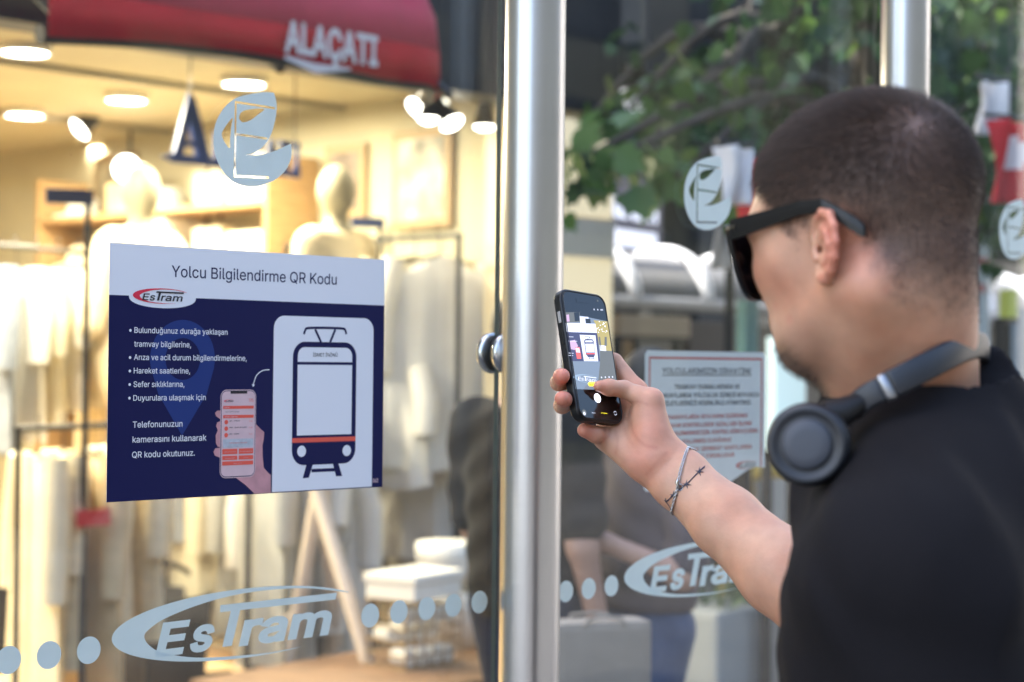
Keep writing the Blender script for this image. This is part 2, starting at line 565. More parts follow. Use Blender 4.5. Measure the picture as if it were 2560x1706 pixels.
def surface(f, X, Y, Z):
    B = 8
    nb = [(len(a) - 1) // B for a in (X, Y, Z)]
    ext = [(a[::B][:-1], a[::B][1:]) for a in (X, Y, Z)]
    cen = [(l + h) / 2 for l, h in ext]; half = [(h - l) / 2 for l, h in ext]
    I, J, K = (g.ravel() for g in np.meshgrid(*[np.arange(n) for n in nb], indexing='ij'))
    C = np.stack([cen[0][I], cen[1][J], cen[2][K]], 1)
    H = np.sqrt(half[0][I] ** 2 + half[1][J] ** 2 + half[2][K] ** 2)
    dv = f(C)
    keep = np.abs(dv) < H * 1.25 + 0.012
    I, J, K = I[keep], J[keep], K[keep]
    ar = np.arange(B + 1)
    keys, pos, quads = [], [], []
    NY, NZ = len(Y), len(Z)
    for s in range(0, len(I), 250):
        i, j, k = I[s:s + 250], J[s:s + 250], K[s:s + 250]
        gi = i[:, None] * B + ar; gj = j[:, None] * B + ar; gk = k[:, None] * B + ar
        n = len(i)
        PX = np.broadcast_to(X[gi][:, :, None, None], (n, 9, 9, 9)); PY = np.broadcast_to(Y[gj][:, None, :, None], (n, 9, 9, 9)); PZ = np.broadcast_to(Z[gk][:, None, None, :], (n, 9, 9, 9))
        P = np.stack([PX, PY, PZ], -1)
        v = f(P.reshape(-1, 3)).reshape(n, 9, 9, 9)
        ins = v < 0
        cnt = np.zeros((n, 8, 8, 8), int); acc = np.zeros((n, 8, 8, 8, 3)); ne = np.zeros((n, 8, 8, 8))
        for a in (0, 1):
            for b in (0, 1):
                for c in (0, 1):
                    cnt += ins[:, a:8 + a, b:8 + b, c:8 + c]
        act = (cnt > 0) & (cnt < 8)
        for ax in range(3):
            for a in (0, 1):
                for b in (0, 1):
                    o0 = [0, 0, 0]; oth = [t for t in range(3) if t != ax]
                    o0[oth[0]] = a; o0[oth[1]] = b
                    o1 = list(o0); o1[ax] = 1
                    sl0 = (slice(None),) + tuple(slice(t, 8 + t) for t in o0); sl1 = (slice(None),) + tuple(slice(t, 8 + t) for t in o1)
                    v0, v1 = v[sl0], v[sl1]
                    cr = (v0 < 0) != (v1 < 0)
                    t = np.where(cr, v0 / np.where(cr, v0 - v1, 1), 0)
                    pt = P[sl0] + (P[sl1] - P[sl0]) * t[..., None]
                    acc += np.where(cr[..., None], pt, 0); ne += cr
        w = np.argwhere(act)
        G0 = np.stack([gi[w[:, 0], w[:, 1]], gj[w[:, 0], w[:, 2]], gk[w[:, 0], w[:, 3]]], 1)
        keys.append((G0[:, 0].astype(np.int64) * NY + G0[:, 1]) * NZ + G0[:, 2])
        pos.append(acc[act] / ne[act][:, None])
        for ax in range(3):
            sl0 = (slice(None), slice(0, 8), slice(0, 8), slice(0, 8))
            sh = [slice(0, 8)] * 3; sh[ax] = slice(1, 9)
            a0 = ins[sl0]; a1 = ins[(slice(None),) + tuple(sh)]
            w = np.argwhere(a0 != a1)
            if not len(w): continue
            fl = a0[tuple(w.T)]
            g = np.stack([gi[w[:, 0], w[:, 1]], gj[w[:, 0], w[:, 2]], gk[w[:, 0], w[:, 3]]], 1).astype(np.int64)
            o1, o2 = [(1, 2), (2, 0), (0, 1)][ax]
            q = []
            for da, db in ((-1, -1), (0, -1), (0, 0), (-1, 0)):
                h = g.copy(); h[:, o1] += da; h[:, o2] += db
                q.append((h[:, 0] * NY + h[:, 1]) * NZ + h[:, 2])
            q = np.stack(q, 1)
            q[~fl] = q[~fl][:, ::-1]
            quads.append(q)
    keys = np.concatenate(keys); pos = np.concatenate(pos); quads = np.concatenate(quads)
    o = np.argsort(keys); keys, pos = keys[o], pos[o]
    idx = np.searchsorted(keys, quads); idx = np.clip(idx, 0, len(keys) - 1)
    ok = (keys[idx] == quads).all(1)
    return pos, idx[ok]

def march(f, o, d, t0=0.2, t1=4.0):
    """first hit of a ray with a distance field"""
    t = t0
    for _ in range(200):
        p = o + d * t
        v = float(f(np.array([[p.x, p.y, p.z]]))[0])
        if v < 2e-4: return p
        t += v * 0.8
        if t > t1: return None
    return None

def grad(f, p):
    e = 5e-4
    P = np.array([[p.x + e, p.y, p.z], [p.x - e, p.y, p.z], [p.x, p.y + e, p.z], [p.x, p.y - e, p.z], [p.x, p.y, p.z + e], [p.x, p.y, p.z - e]])
    v = f(P)
    return Vector((v[0] - v[1], v[2] - v[3], v[4] - v[5])).normalized()
# ================================================================== the setting
def street(name, s, q, z=0.0, label=None, cat=None, group=None, kind=None):
    """an Empty whose x runs along the street and y across, towards the shops"""
    return empty(name, W(s, q, z), GROT, label, cat, group, kind)
def sq(p):
    v = p - gO
    return v.dot(gD), v.dot(gM)

gmat = mat('paving_stone', (0.115, 0.11, 0.105), rough=0.85, var=0.25, vscale=1.2, bump=0.4, bscale=40)
g = MB(); g.add([(-120, -120, 0), (120, -120, 0), (120, 120, 0), (-120, 120, 0)], [(0, 1, 2, 3)])
tag(g.build('ground', gmat), kind='structure')
r = MB(); r.add([(4.6, 3.9, 0.004), (60, 3.9, 0.004), (60, 8.6, 0.004), (4.6, 8.6, 0.004)], [(0, 1, 2, 3)])
ro = r.build('road', mat('dark_asphalt', (0.040, 0.037, 0.042), rough=0.8, var=0.25, vscale=3, bump=0.5, bscale=120)); ro.location = W(0, 0); ro.rotation_euler = (0, 0, GROT); tag(ro, kind='structure')

# ------------------------------------------------------------------ the lit clothes shop
cream = mat('cream_plaster', (0.42, 0.38, 0.265), rough=0.8, var=0.05, vscale=3)
facade = mat('dark_fascia', (0.015, 0.018, 0.026), rough=0.45, spec=0.4)
stucco = mat('cream_stucco', (0.66, 0.56, 0.38), rough=0.9, var=0.08, vscale=4, bump=0.4, bscale=70)
Q0, Q1, ZC = 3.6, 9.8, 2.80
shop = street('shop_building', 0, Q0, 0, 'clothes shop building with a wide bright open front and black fascia under a red awning', 'building')
b = MB(); b.box((-8, 0, ZC + .14), (0.0, 6.6, 12.5)); b.box((0.001, 0.001, ZC + .141), (4.95, 6.6, 4.2)); b.box((-8, 0.001, 0), (-0.6, 0.3, ZC + .14)); b.box((4.50, -0.02, 0), (4.95, 0.32, 2.649))  # unseen upper storeys, heights set to shade the foreground and sun the shelter
b.box((4.65, 0.33, 0), (4.95, 6.6, ZC + .139)); 
b.build('wall', stucco, shop)
MB().box((-0.6, -0.06, 2.65), (4.97, 0.12, 3.45), bev=.01).build('fascia', facade, shop)
b = MB(); b.box((-0.6, .13, ZC), (4.649, Q1 - Q0, ZC + .13)); b.build('ceiling', cream, shop)
b = MB(); b.box((-0.6, .31, 0.0), (4.649, Q1 - Q0, .02)); b.build('floor', mat('oak_floor', (0.70, 0.50, 0.28), rough=0.5, var=0.2, vscale=5, stretch=(1, 8, 1)), shop)
# deeper room running on behind the neighbour
b = MB(); b.box((4.630, .33, .02), (4.649, Q1 - Q0 - .001, ZC - .001)); b.box((-0.6, Q1 - Q0, 0), (4.649, Q1 - Q0 + .2, ZC)); b.box((-0.8, .31, 0), (-0.601, Q1 - Q0, ZC)); b.build('inner_wall', cream, shop)
for i in range(5):                                             # windows of the flats above
    x = -7.2 + i * 1.5
    for zf in (4.2, 7.2, 10.0):
        w = MB(); w.box((x, -0.03, zf), (x + .9, 0.0, zf + 1.4)); wo = w.build('window', mat('window_frame', (.6, .6, .58), rough=.5), shop)
        MB().box((x + .06, -0.045, zf + .06), (x + .84, -0.032, zf + 1.34)).build('pane', mat('dark_pane', (.03, .035, .04), rough=.05), wo)

warm = (1.0, 0.895, 0.665)
lampm = mat('lamp_diffuser', (0.9, 0.85, 0.7), rough=0.5, emit=(1.0, 0.93, 0.76), estr=7.0)
blackm = mat('black_metal', (0.012, 0.012, 0.012), rough=0.4, spec=0.4)
white_trim = mat('white_trim', (0.7, 0.68, 0.6), rough=0.5)
def area(parent, loc, size, power, col=warm, aim=None, spot=None):
    l = bpy.data.lights.new('lamp_light', 'SPOT' if spot else 'AREA')
    l.energy = power; l.color = col
    if spot: l.spot_size = spot; l.spot_blend = .6; l.shadow_soft_size = size / 2
    else: l.shape = 'DISK'; l.size = size
    o = bpy.data.objects.new('lamp_light', l); COL.objects.link(o); o.parent = parent; o.location = loc
    if aim is not None: o.rotation_euler = Vector(aim).to_track_quat('-Z', 'Y').to_euler()
    return o
LP = [(58, 120, 'large round ceiling lamp at the top left corner of the shop'), (560, 193, 'round ceiling lamp directly above the large frosted emblem'), (290, 230, 'round ceiling lamp left of the blue sail of the hanging sign'), (57, 265, 'round ceiling lamp at the left edge, below the larger one'),
      (247, 337, 'round ceiling lamp just above the small round spot lamp'), (703, 288, 'round ceiling lamp to the right of the large frosted emblem')]
for x, y, lab in LP:
    px, py = x * 1.088, y * 1.088
    hz = 853 + PITCH * FPX + ROLL * (px - 1280)
    d = (ZC - .03 - EYE) * FPX / (hz - py)
    p = at(px, py, d)
    e = empty('ceiling_lamp', (p.x, p.y, ZC), GROT, lab, 'ceiling lamp', 'round ceiling lamps of the clothes shop')
    MB().lathe([(0, -.0005), (.102, -.0005), (.102, -.035), (.092, -.036), (.092, -.030)], seg=32).build('trim', white_trim, e)
    MB().lathe([(0.0915, -.0305), (0, -.0306)], seg=32).build('diffuser', lampm, e)
    area(e, (0, 0, -.045), .2, 13.5, aim=(0, 0, -1))
for s, q in ((0.6, 4.7), (1.6, 5.3), (1.2, 6.4), (2.4, 7.3), (1.9, 4.4), (3.1, 6.0)):           # lamps of the same ceiling, outside the view
    e = street('ceiling_lamp', s, q, ZC, 'round ceiling lamp deeper in the clothes shop, hidden by the awning or the pole', 'ceiling lamp', 'round ceiling lamps of the clothes shop')
    MB().lathe([(0, -.0005), (.102, -.0005), (.102, -.035), (.092, -.036), (.092, -.030)], seg=24).build('trim', white_trim, e)
    MB().lathe([(0.0915, -.0305), (0, -.0306)], seg=24).build('diffuser', lampm, e)
    area(e, (0, 0, -.045), .2, 13.5, aim=(0, 0, -1))
bulbm = mat('spot_bulb', (0.9, 0.9, 0.8), rough=0.5, emit=(1.0, 0.93, 0.78), estr=4.0)
SPOTS = [(958, 253, 8.15, (-.5, -.5, -.7), .085, 'spot lamp, left one of the pair at the right end of the awning'), (1008, 255, 8.05, (.45, -.6, -.6), .08, 'spot lamp, right one of the pair at the right end of the awning'),
         (985, 279, 7.95, (0, -.25, -1), .07, 'spot lamp hanging lowest between the pair of lamps'), (1040, 287, 7.95, (.45, -.45, -.8), .075, 'tilted spot lamp between the trio and the lone cone'),
         (1113, 295, 7.8, (0, -.1, -1), .075, 'black cone spot lamp left of the steel pole'), (180, 300, 9.4, (-.6, -.5, -.65), .09, 'tilted bright tube lamp at the left of the shop'), (290, 388, 9.6, (.12, -1, -.12), .10, 'round bright spot lamp facing the street above the left bust')]
for x, y, d, aim, r_, lab in SPOTS:
    p = at(x * 1.088, y * 1.088, d); A = Vector(aim).normalized(); r_ *= .76
    e = empty('spot_lamp', p, 0, lab, 'spot lamp', 'spot lamps on the shop ceiling')
    MB().lathe([(r_ * .30, -.24), (r_ * .35, -.14), (r_ * .98, 0), (r_ * .93, -.004), (r_ * .3, -.13)], (0, 0, 0), 20, axis=A).build('shade', blackm, e)
    MB().lathe([(r_ * .90, -.012), (r_ * .5, .004), (0, .008)], (0, 0, 0), 20, axis=A).build('bulb', bulbm, e)
    tp = -A * .22; MB().tube([tp, (tp.x, tp.y, max(ZC - p.z, tp.z + .02))], .008, 8).build('stem', blackm, e)
    area(e, A * .03, .08, 1.5, aim=A, spot=1.6)

# red dome awning over the shop front
AWS0, AWS1 = G(141, 60, 2.52)[0], G(1072, 60, 2.60)[0] + .17
aw = street('shop_awning', AWS0, Q0, 0, 'dark red curved shop awning with white lettering on its front flap', 'awning')
red = mat('awning_red', (0.42, 0.004, 0.014), rough=0.75, var=0.1, vscale=12, bump=0.2, bscale=200, trans=0.1, spec=.2)
redr = mat('awning_lit_red', (0.52, 0.035, 0.09), rough=0.7, var=0.08, vscale=10, bump=0.2, bscale=200, trans=0.2)  # roof of the same cloth, light on it put into a paler red
LNG = AWS1 - AWS0; DEP = 1.08; CR = .34
plan = [(-0.02, -DEP), (LNG - CR, -DEP)] + [(LNG - CR + CR * math.sin(a), -DEP + CR - CR * math.cos(a)) for a in np.linspace(.15, 1.15, 8)]
plan2 = []
for a, c in zip(plan, plan[1:]):
    n = max(1, int(math.hypot(c[0] - a[0], c[1] - a[1]) / .08))
    plan2 += [(a[0] + (c[0] - a[0]) * k / n, a[1] + (c[1] - a[1]) * k / n) for k in range(n)]
plan2.append(plan[-1])
zf0, zf1 = 2.400, 2.545
def fl_z(i, n):                       # lower edge sags and hooks down at the end
    t = i / n
    return zf0 + .028 * math.sin(min(1, t * 1.7) * PI) + .012 + .050 * t - (.035 * max(0, (t - .78) / .22) ** 2)
V, F = [], []; n = len(plan2)
for i, (x, y) in enumerate(plan2):
    w_ = .008 * math.sin(i * 1.3)
    V += [(x, y + w_, fl_z(i, n)), (x, y, zf1 + .03 * i / n)]
F = [(2 * i, 2 * i + 2, 2 * i + 3, 2 * i + 1) for i in range(n - 1)]
fo = MB().add(V, F, smooth=True).build('front_flap', red, aw)
md = fo.modifiers.new('thickness', 'SOLIDIFY'); md.thickness = .006
V, F = [], []; m = 9
for i, (x, y) in enumerate(plan2):
    tx = min(x, LNG - CR * .9)
    for k in range(m):
        a = PI / 2 * k / (m - 1)
        z0 = zf1 + .03 * i / n + .001
        V.append((x + (tx - x) * (1 - math.cos(a)), y + (-.02 - y) * (1 - math.cos(a)), z0 + .62 * math.sin(a)))
F = [(i * m + k, (i + 1) * m + k, (i + 1) * m + k + 1, i * m + k + 1) for i in range(n - 1) for k in range(m - 1)]
ro_ = MB().add(V, F, smooth=True).build('roof', redr, aw); md = ro_.modifiers.new('thickness', 'SOLIDIFY'); md.thickness = .006
fr_ = MB(); fr_.tube([(x, y + .05, fl_z(i, n) + .012) for i, (x, y) in enumerate(plan2)], .028, 10)
for x in (0.1, LNG * .5, LNG - .1): fr_.tube([(x, -DEP + .05, zf0 + .03), (x, -.03, 3.1)], .016, 8)
fr_.build('frame', blackm, aw)
f = Flat(); a0 = G(705, 0, 2.52)[0] - AWS0; a1 = G(938, 0, 2.52)[0] - AWS0
zt0 = G(820, 118, 2.52)[1]
f.text('ALAÇATI', a0, zt0 - .035, a1 - a0, .125, 0, -DEP - .016, .03)
lo = f.build('lettering', mat('awning_white', (.56, .53, .54), rough=.6), aw)
Flat().line([(a0 + .0, zt0 - .055), (a0 + .12, zt0 - .075), (a0 + .26, zt0 - .06)], [.01, .03, .006], 0, -DEP - .016).build('wave_mark', MATS['awning_white'], aw)

# blue letters hanging in the shop front
sgn = street('hanging_shop_sign', 0, 4.0, 0, 'blue cut-out letters with a tall sail-shaped first letter, hanging in the shop', 'sign')
blue = mat('sign_blue', (0.012, 0.055, 0.26), rough=0.4)
def hs(x, y): return G(x * 1.088, y * 1.088, 4.0)
f = Flat()
f.poly([hs(436, 212), hs(449, 225), hs(487, 376), hs(458, 374), hs(437, 275), hs(419, 368), hs(398, 364)], 0, 0)
f.poly([hs(420, 322), hs(452, 326), hs(456, 340), hs(418, 336)], 0, -.001)
f.poly([hs(372, 358), hs(400, 352), hs(690, 396), hs(690, 410), hs(500, 384), hs(400, 374)], 0, -.002)
f.build('sail_letter', blue, sgn)
f = Flat()
for ch, x0, x1 in (('L', 497, 527), ('A', 532, 570), ('Ç', 574, 606), ('A', 610, 642), ('T', 645, 672), ('I', 680, 690)):
    a, c = hs(x0, 370 + (x0 - 497) * .12), hs(x1, 370 + (x1 - 497) * .12); f.text(ch, a[0], (a[1] + c[1]) / 2, c[0] - a[0], .155, 0, 0, .03)
f.build('lettering', blue, sgn)
for o in sgn.children:
    md = o.modifiers.new('thickness', 'SOLIDIFY'); md.thickness = .02; md.offset = -1
b = MB(); a, c = hs(440, 215), hs(680, 330)
b.tube([(a[0], .01, a[1]), (a[0], .01, ZC)], .003, 6); b.build('wire', blackm, sgn); b = MB(); b.tube([(c[0], .01, c[1]), (c[0], .01, ZC)], .003, 6); b.build('wire', blackm, sgn)

# ---------------------------------------------------------------- garments, racks, busts
FAB = [mat('cream_linen', (0.84, 0.76, 0.56), rough=0.9, var=0.1, vscale=9, trans=.2), mat('white_cotton', (0.88, 0.85, 0.78), rough=0.9, var=0.06, vscale=9, trans=.2), mat('ecru_knit', (0.76, 0.64, 0.42), rough=0.95, var=0.14, vscale=25),
       mat('sand_linen', (0.62, 0.48, 0.28), rough=0.95, var=0.12, vscale=12), mat('blue_grey_wool', (0.30, 0.33, 0.38), rough=0.95, var=0.15, vscale=12), mat('pale_grey_gauze', (0.56, 0.55, 0.50), rough=0.9, var=0.1, vscale=8, trans=.3), mat('black_wool', (0.012, 0.010, 0.010), rough=0.95), mat('sky_blue_cotton', (0.20, 0.45, 0.72), rough=0.9)]
FNAME = ['cream', 'white', 'ecru', 'sand coloured', 'blue grey', 'pale grey', 'black', 'light blue']
def garment_mesh(wd, ln, seed, flare=.15, sleeve=True):
    """a garment on a hanger: front and back panels with folds, sleeves down the sides; hangs in x-z, hook at the origin"""
    rr = random.Random(seed); V, F = [], []
    nu, nv = 15, 14; ph = rr.random() * 6
    for side in (1, -1):
        base_ = len(V)
        for j in range(nv + 1):
            t = j / nv
            hw = wd / 2 * (min(1, .45 + t * 9) if t < .07 else (1 - .12 * math.sin(min(1, t * 2) * PI) + flare * t))
            for i in range(nu + 1):
                u = i / nu * 2 - 1
                z = -.08 - ln * t - .05 * abs(u) * (1 - t) + .012 * math.sin(u * 5 + ph) * t
                dpt = .055 * math.sqrt(max(0, 1 - u * u)) + .02 * math.sin(u * 9 + ph + side) * t + .012 * math.sin(u * 17 + 2 * ph) * t
                V.append((u * hw, side * dpt, z))
        for j in range(nv):
            for i in range(nu):
                q = (base_ + j * (nu + 1) + i, base_ + j * (nu + 1) + i + 1, base_ + (j + 1) * (nu + 1) + i + 1, base_ + (j + 1) * (nu + 1) + i)
                F.append(q if side < 0 else q[::-1])
    mb = MB().add(V, F, smooth=True)
    if sleeve:
        for s in (1, -1):
            mb.tube([(s * wd * .43, 0, -.11), (s * wd * .55, .01, -.11 - ln * .25), (s * wd * .56, .02, -.11 - ln * .52)], [.055, .055, .05], 10)
    return mb
GM = {}
def garment(loc, rz, wd, ln, ci, label, group, seed, sleeve=True, flare=.15):
    o = garment_mesh(wd, ln, seed, flare, sleeve)
    e = empty('hanging_garment', loc, rz, label, 'garment', group)
    o.build('cloth', FAB[ci], e)
    h = MB(); h.tube([(0, 0, .035), (.012, 0, .05), (.024, 0, .035), (.012, 0, .015), (0, 0, -.02), (0, 0, -.09)], .003, 6); h.tube([(-wd * .4, 0, -.13), (0, 0, -.085), (wd * .4, 0, -.13)], .006, 6); h.build('hanger', blackm, e)
    return e
ORD = ['first', 'second', 'third', 'fourth', 'fifth', 'sixth', 'seventh', 'eighth', 'ninth', 'tenth']
def rack(p0, p1, name_lab, items, seed, legs=True):
    """clothes rack: a rail between two world points with garments hanging on it"""
    e = empty('clothes_rack', (p0.x, p0.y, 0), math.atan2(p1.y - p0.y, p1.x - p0.x), name_lab, 'clothes rack', 'clothes racks in the shop')
    L = math.hypot(p1.x - p0.x, p1.y - p0.y); z = p0.z
    MB().tube([(-.05, 0, z), (L + .05, 0, z)], .012, 10).build('rail', blackm, e)
    for x in (-.04, L + .04):
        lg = MB(); lg.tube([(x, 0, z), (x, 0, .05)], .013, 10); lg.box((x - .02, -.22, .02), (x + .02, .22, .05)); lg.build('leg', blackm, e)
    n = len(items); rr = random.Random(seed)
    for i, (ci, ln, wd) in enumerate(items):
        t = (i + .5) / n
        p = p0 + (p1 - p0) * t; p.z = z
        kind = ('long' if ln > .95 else 'short') + ' ' + FNAME[ci] + (' dress' if ln > .95 else ' blouse')
        garment(p, e.rotation_euler.z + math.radians(62 + rr.uniform(-14, 14)), wd, ln, ci, f'{kind}, {ORD[i]} from the left on the {name_lab.split(" clothes rack")[0]} rack', 'garments on the ' + name_lab.split(' clothes rack')[0] + ' rack', seed * 31 + i)
    return e
def D(x, y, d): return at(x * 1.088, y * 1.088, d)
rack(D(-40, 560, 7.6), D(250, 575, 8.4), 'left front clothes rack of pale blouses at the left edge', [(4, .8, .46), (1, .75, .46), (0, .7, .48), (1, .62, .46), (0, .62, .46), (2, .9, .46)], 3)
rack(W(4.36, 3.98, 2.10), W(4.36, 5.1, 2.10), 'tall side wall clothes rack of white blouses near the steel pole', [(1, .95, .5), (0, .9, .5), (1, 1.05, .5), (5, .9, .5), (1, .98, .5), (0, 1.0, .5), (2, .9, .5)], 5)
rack(W(3.7, 4.1, 1.25), W(3.95, 5.3, 1.25), 'low side wall clothes rack of cream and grey garments right of the notice', [(1, .9, .5), (5, .8, .5), (0, .85, .5), (4, .8, .46), (1, .9, .5), (3, .8, .5)], 17)
rack(D(60, 985, 6.7), D(330, 985, 7.3), 'low left clothes rack of long cream dresses below the notice', [(0, .98, .5), (2, .8, .48), (3, 1.0, .5), (0, .66, .5), (2, .75, .5)], 7)
rack(D(400, 950, 8.2), D(640, 960, 8.8), 'middle clothes rack of cream and sand garments behind the notice', [(0, .85, .5), (6, .9, .42), (0, .62, .55), (3, .7, .5), (2, .95, .5)], 9)
rack(D(590, 850, 7.4), D(760, 860, 7.8), 'grey gauze clothes rack below the tram drawing', [(5, 1.12, .5), (5, 1.1, .5), (1, 1.0, .5), (5, 1.15, .5)], 11)
rack(D(870, 790, 8.0), D(960, 800, 8.4), 'small clothes rack beside the right edge of the notice', [(1, .55, .44), (7, .42, .36), (1, .9, .46)], 15)

bustm = mat('bust_plaster', (0.26, 0.23, 0.15), rough=0.55)
def bust(p, zt, lab, ci, seed):
    """shop bust: featureless head, neck, shoulders and a dressed torso on a turned stand"""
    e = empty('shop_bust', (p.x, p.y, 0), GROT + .2, lab, 'mannequin', 'dressed busts in the shop')
    k = Body(); z = zt
    k.ell((0, 0, z - .115), (.075, .095, .118), None, .001); k.cap((0, 0, z - .2), (0, 0, z - .30), .048, .055, .03)
    k.cap((-.15, 0, z - .345), (.15, 0, z - .345), .062, .062, .05); k.ell((0, 0, z - .52), (.175, .11, .24), None, .05); k.ell((0, 0, z - .78), (.165, .11, .16), None, .06)
    v, q = surface(k, axis_grid(-.32, .32, .014), axis_grid(-.24, .24, .014), axis_grid(z - 1.0, z + .04, .014)); np_mesh('form', v, q, bustm, e)
    k = Body(); k.cap((-.16, 0, z - .355), (.16, 0, z - .355), .075, .075, .05); k.ell((0, 0, z - .52), (.195, .13, .24), None, .05); k.ell((0, 0, z - .85), (.22, .15, .30), None, .08)
    for s in (1, -1): k.cap((s * .2, 0, z - .37), (s * .27, .02, z - .72), .062, .055, .03)
    v, q = surface(k, axis_grid(-.42, .42, .016), axis_grid(-.26, .26, .016), axis_grid(z - 1.2, z - .2, .016)); np_mesh('top', v, q, FAB[ci], e)
    MB().lathe([(0, .02), (.17, .02), (.17, .04), (.02, .07), (.018, z - .95)], seg=24).build('stand', blackm, e)
bust(D(330, 0, 8.0), 2.40, 'cream dressed bust to the left of the notice top, under the round spot lamp', 2, 1)
bust(D(778, 0, 8.1), 2.42, 'pale yellow bust to the right of the large frosted emblem', 2, 2)

def placard(x, y, d, w, h, lab):
    p = D(x, y, d)
    e = empty('placard_stand', (p.x, p.y, 0), GROT - .5, lab, 'sign stand', 'thin stands with blue placards')
    MB().box((-w / 2, -.012, p.z - h / 2), (w / 2, .012, p.z + h / 2), bev=.003).build('placard', mat('placard_navy', (.02, .03, .085), rough=.4), e)
    MB().tube([(w * .38, 0, p.z - h / 2), (w * .38, 0, .02)], .012, 8).build('post', blackm, e)
    MB().lathe([(0, .02), (.13, .02), (.13, .03), (.02, .04)], (w * .38, 0, 0), 20).build('foot', blackm, e)
placard(160, 452, 6.6, .17, .055, 'thin stand with a dark blue placard at the left of the shop')
placard(845, 512, 8.6, .16, .05, 'thin stand with a blue placard between the bust and the steel pole')

# clutter of the far wall and ceiling: track rails, frames, a tall shelf of hats and bags
for i, (s_a, q_a, s_b, q_b) in enumerate(((1.5, 5.05, 6.5, 5.05), (2.5, 6.5, 8.5, 6.5))):
    e = street('track_rail', s_a, q_a, ZC, ('front black lamp track under the shop ceiling', 'rear black lamp track under the shop ceiling')[i], 'lamp track', 'lamp tracks on the shop ceiling')
    MB().box((0, -.012, -.03), (s_b - s_a, .012, -.001), bev=.003).build('track', mat('beige_metal', (.26, .23, .17), rough=.5), e)
fr_m = mat('gilt_frame', (.30, .20, .09), rough=.5)
for i, (x, y, d, w, h, c, lab) in enumerate(((7.0, 2.45, 0, .42, .5, (.30, .26, .18), 'framed picture left of the frosted emblem, on the side wall of the shop'), (5.0, 2.42, 0, .3, .36, (.16, .12, .09), 'small dark framed picture below the frosted emblem'), (4.45, 2.40, 0, .4, .46, (.32, .30, .24), 'framed picture near the blue placard at the right of the shop'))):
    e = empty('framed_picture', W(4.628, x, y), GROT - PI / 2, lab, 'picture')
    MB().box((-w / 2, -.03, -h / 2), (w / 2, -.001, h / 2), bev=.004).build('frame', fr_m, e)
    MB().box((-w / 2 + .04, -.034, -h / 2 + .04), (w / 2 - .04, -.0305, h / 2 - .04)).build('print', mat('print_%d' % i, c, rough=.6, var=.6, vscale=9), e)
rr = random.Random(12)
def tallshelf(a, c, lab, nm_group, seed):
    L_ = math.hypot(c.x - a.x, c.y - a.y); rz = math.atan2(c.y - a.y, c.x - a.x)
    e = empty('display_shelf', (a.x, a.y, 0), rz, lab, 'shelf', 'display shelves in the shop')
    zs_ = [.35, .80, 1.25, 1.70, 2.02, 2.30]
    wd2 = mat('honey_wood', (.40, .25, .11), rough=.5, var=.2, vscale=6, stretch=(1, 1, 10))
    for z in zs_: MB().box((0, 0, z), (L_, .32, z + .03)).build('board', wd2, e)
    for x in (-.031, L_ + .001): MB().box((x, 0, 0), (x + .03, .32, a.z)).build('upright', wd2, e)
    r3 = random.Random(seed)
    kinds = ['round hat', 'small bag', 'folded pile']
    M_ = Matrix.Rotation(rz, 3, 'Z')
    for zi, z in enumerate(zs_):
        n_ = max(2, int(L_ / .38))
        for xi in range(n_):
            pos = Vector((a.x, a.y, 0)) + M_ @ Vector(((xi + .5) * L_ / n_, .16, z + .031)); kd = r3.randrange(3); ci = r3.choice((0, 1, 1, 2, 3, 5, 4))
            col = FNAME[ci]
            e2 = empty(('sun_hat', 'hand_bag', 'folded_pile')[kd], pos, rz, f'{col} {kinds[kd]}, {ORD[xi]} on the {("lowest", "second", "third", "fourth", "fifth", "top")[zi]} board, {nm_group}', ('hat', 'bag', 'folded clothes')[kd], 'goods on the ' + nm_group)
            if kd == 0: MB().lathe([(0, 0), (.16, 0), (.165, .012), (.09, .03), (.085, .10), (.05, .125), (0, .13)], seg=20).build('felt', FAB[ci], e2)
            elif kd == 1:
                MB().box((-.12, -.05, 0), (.12, .05, .18), bev=.02).build('body', FAB[ci], e2); MB().tube([(-.07, 0, .17), (-.05, 0, .27), (.05, 0, .27), (.07, 0, .17)], .008, 8).build('handle', wood_dark, e2)
            else:
                m3 = MB()
                for j in range(r3.randrange(4, 8)): m3.box((-.14 + r3.uniform(-.01, .01), -.12, j * .034), (.14 + r3.uniform(-.01, .01), .12, j * .034 + .031), bev=.01)
                m3.build('folds', FAB[ci], e2)
wood_dark = mat('dark_wood', (.10, .06, .035), rough=.5)
tallshelf(W(4.30, 7.3, 2.55), W(4.30, 5.25, 2.55), 'honey coloured shelf of hats, bags and folded clothes above the notice', 'shelf above the notice', 1)
tallshelf(W(0.9, 9.45, 2.5), W(4.2, 9.45, 2.5), 'honey coloured shelf of goods on the rear wall at the left edge of the shop', 'rear wall shelf', 3)
wood = mat('walnut_shelf', (0.24, 0.13, 0.06), rough=0.5, var=0.2, vscale=6, stretch=(1, 1, 10))
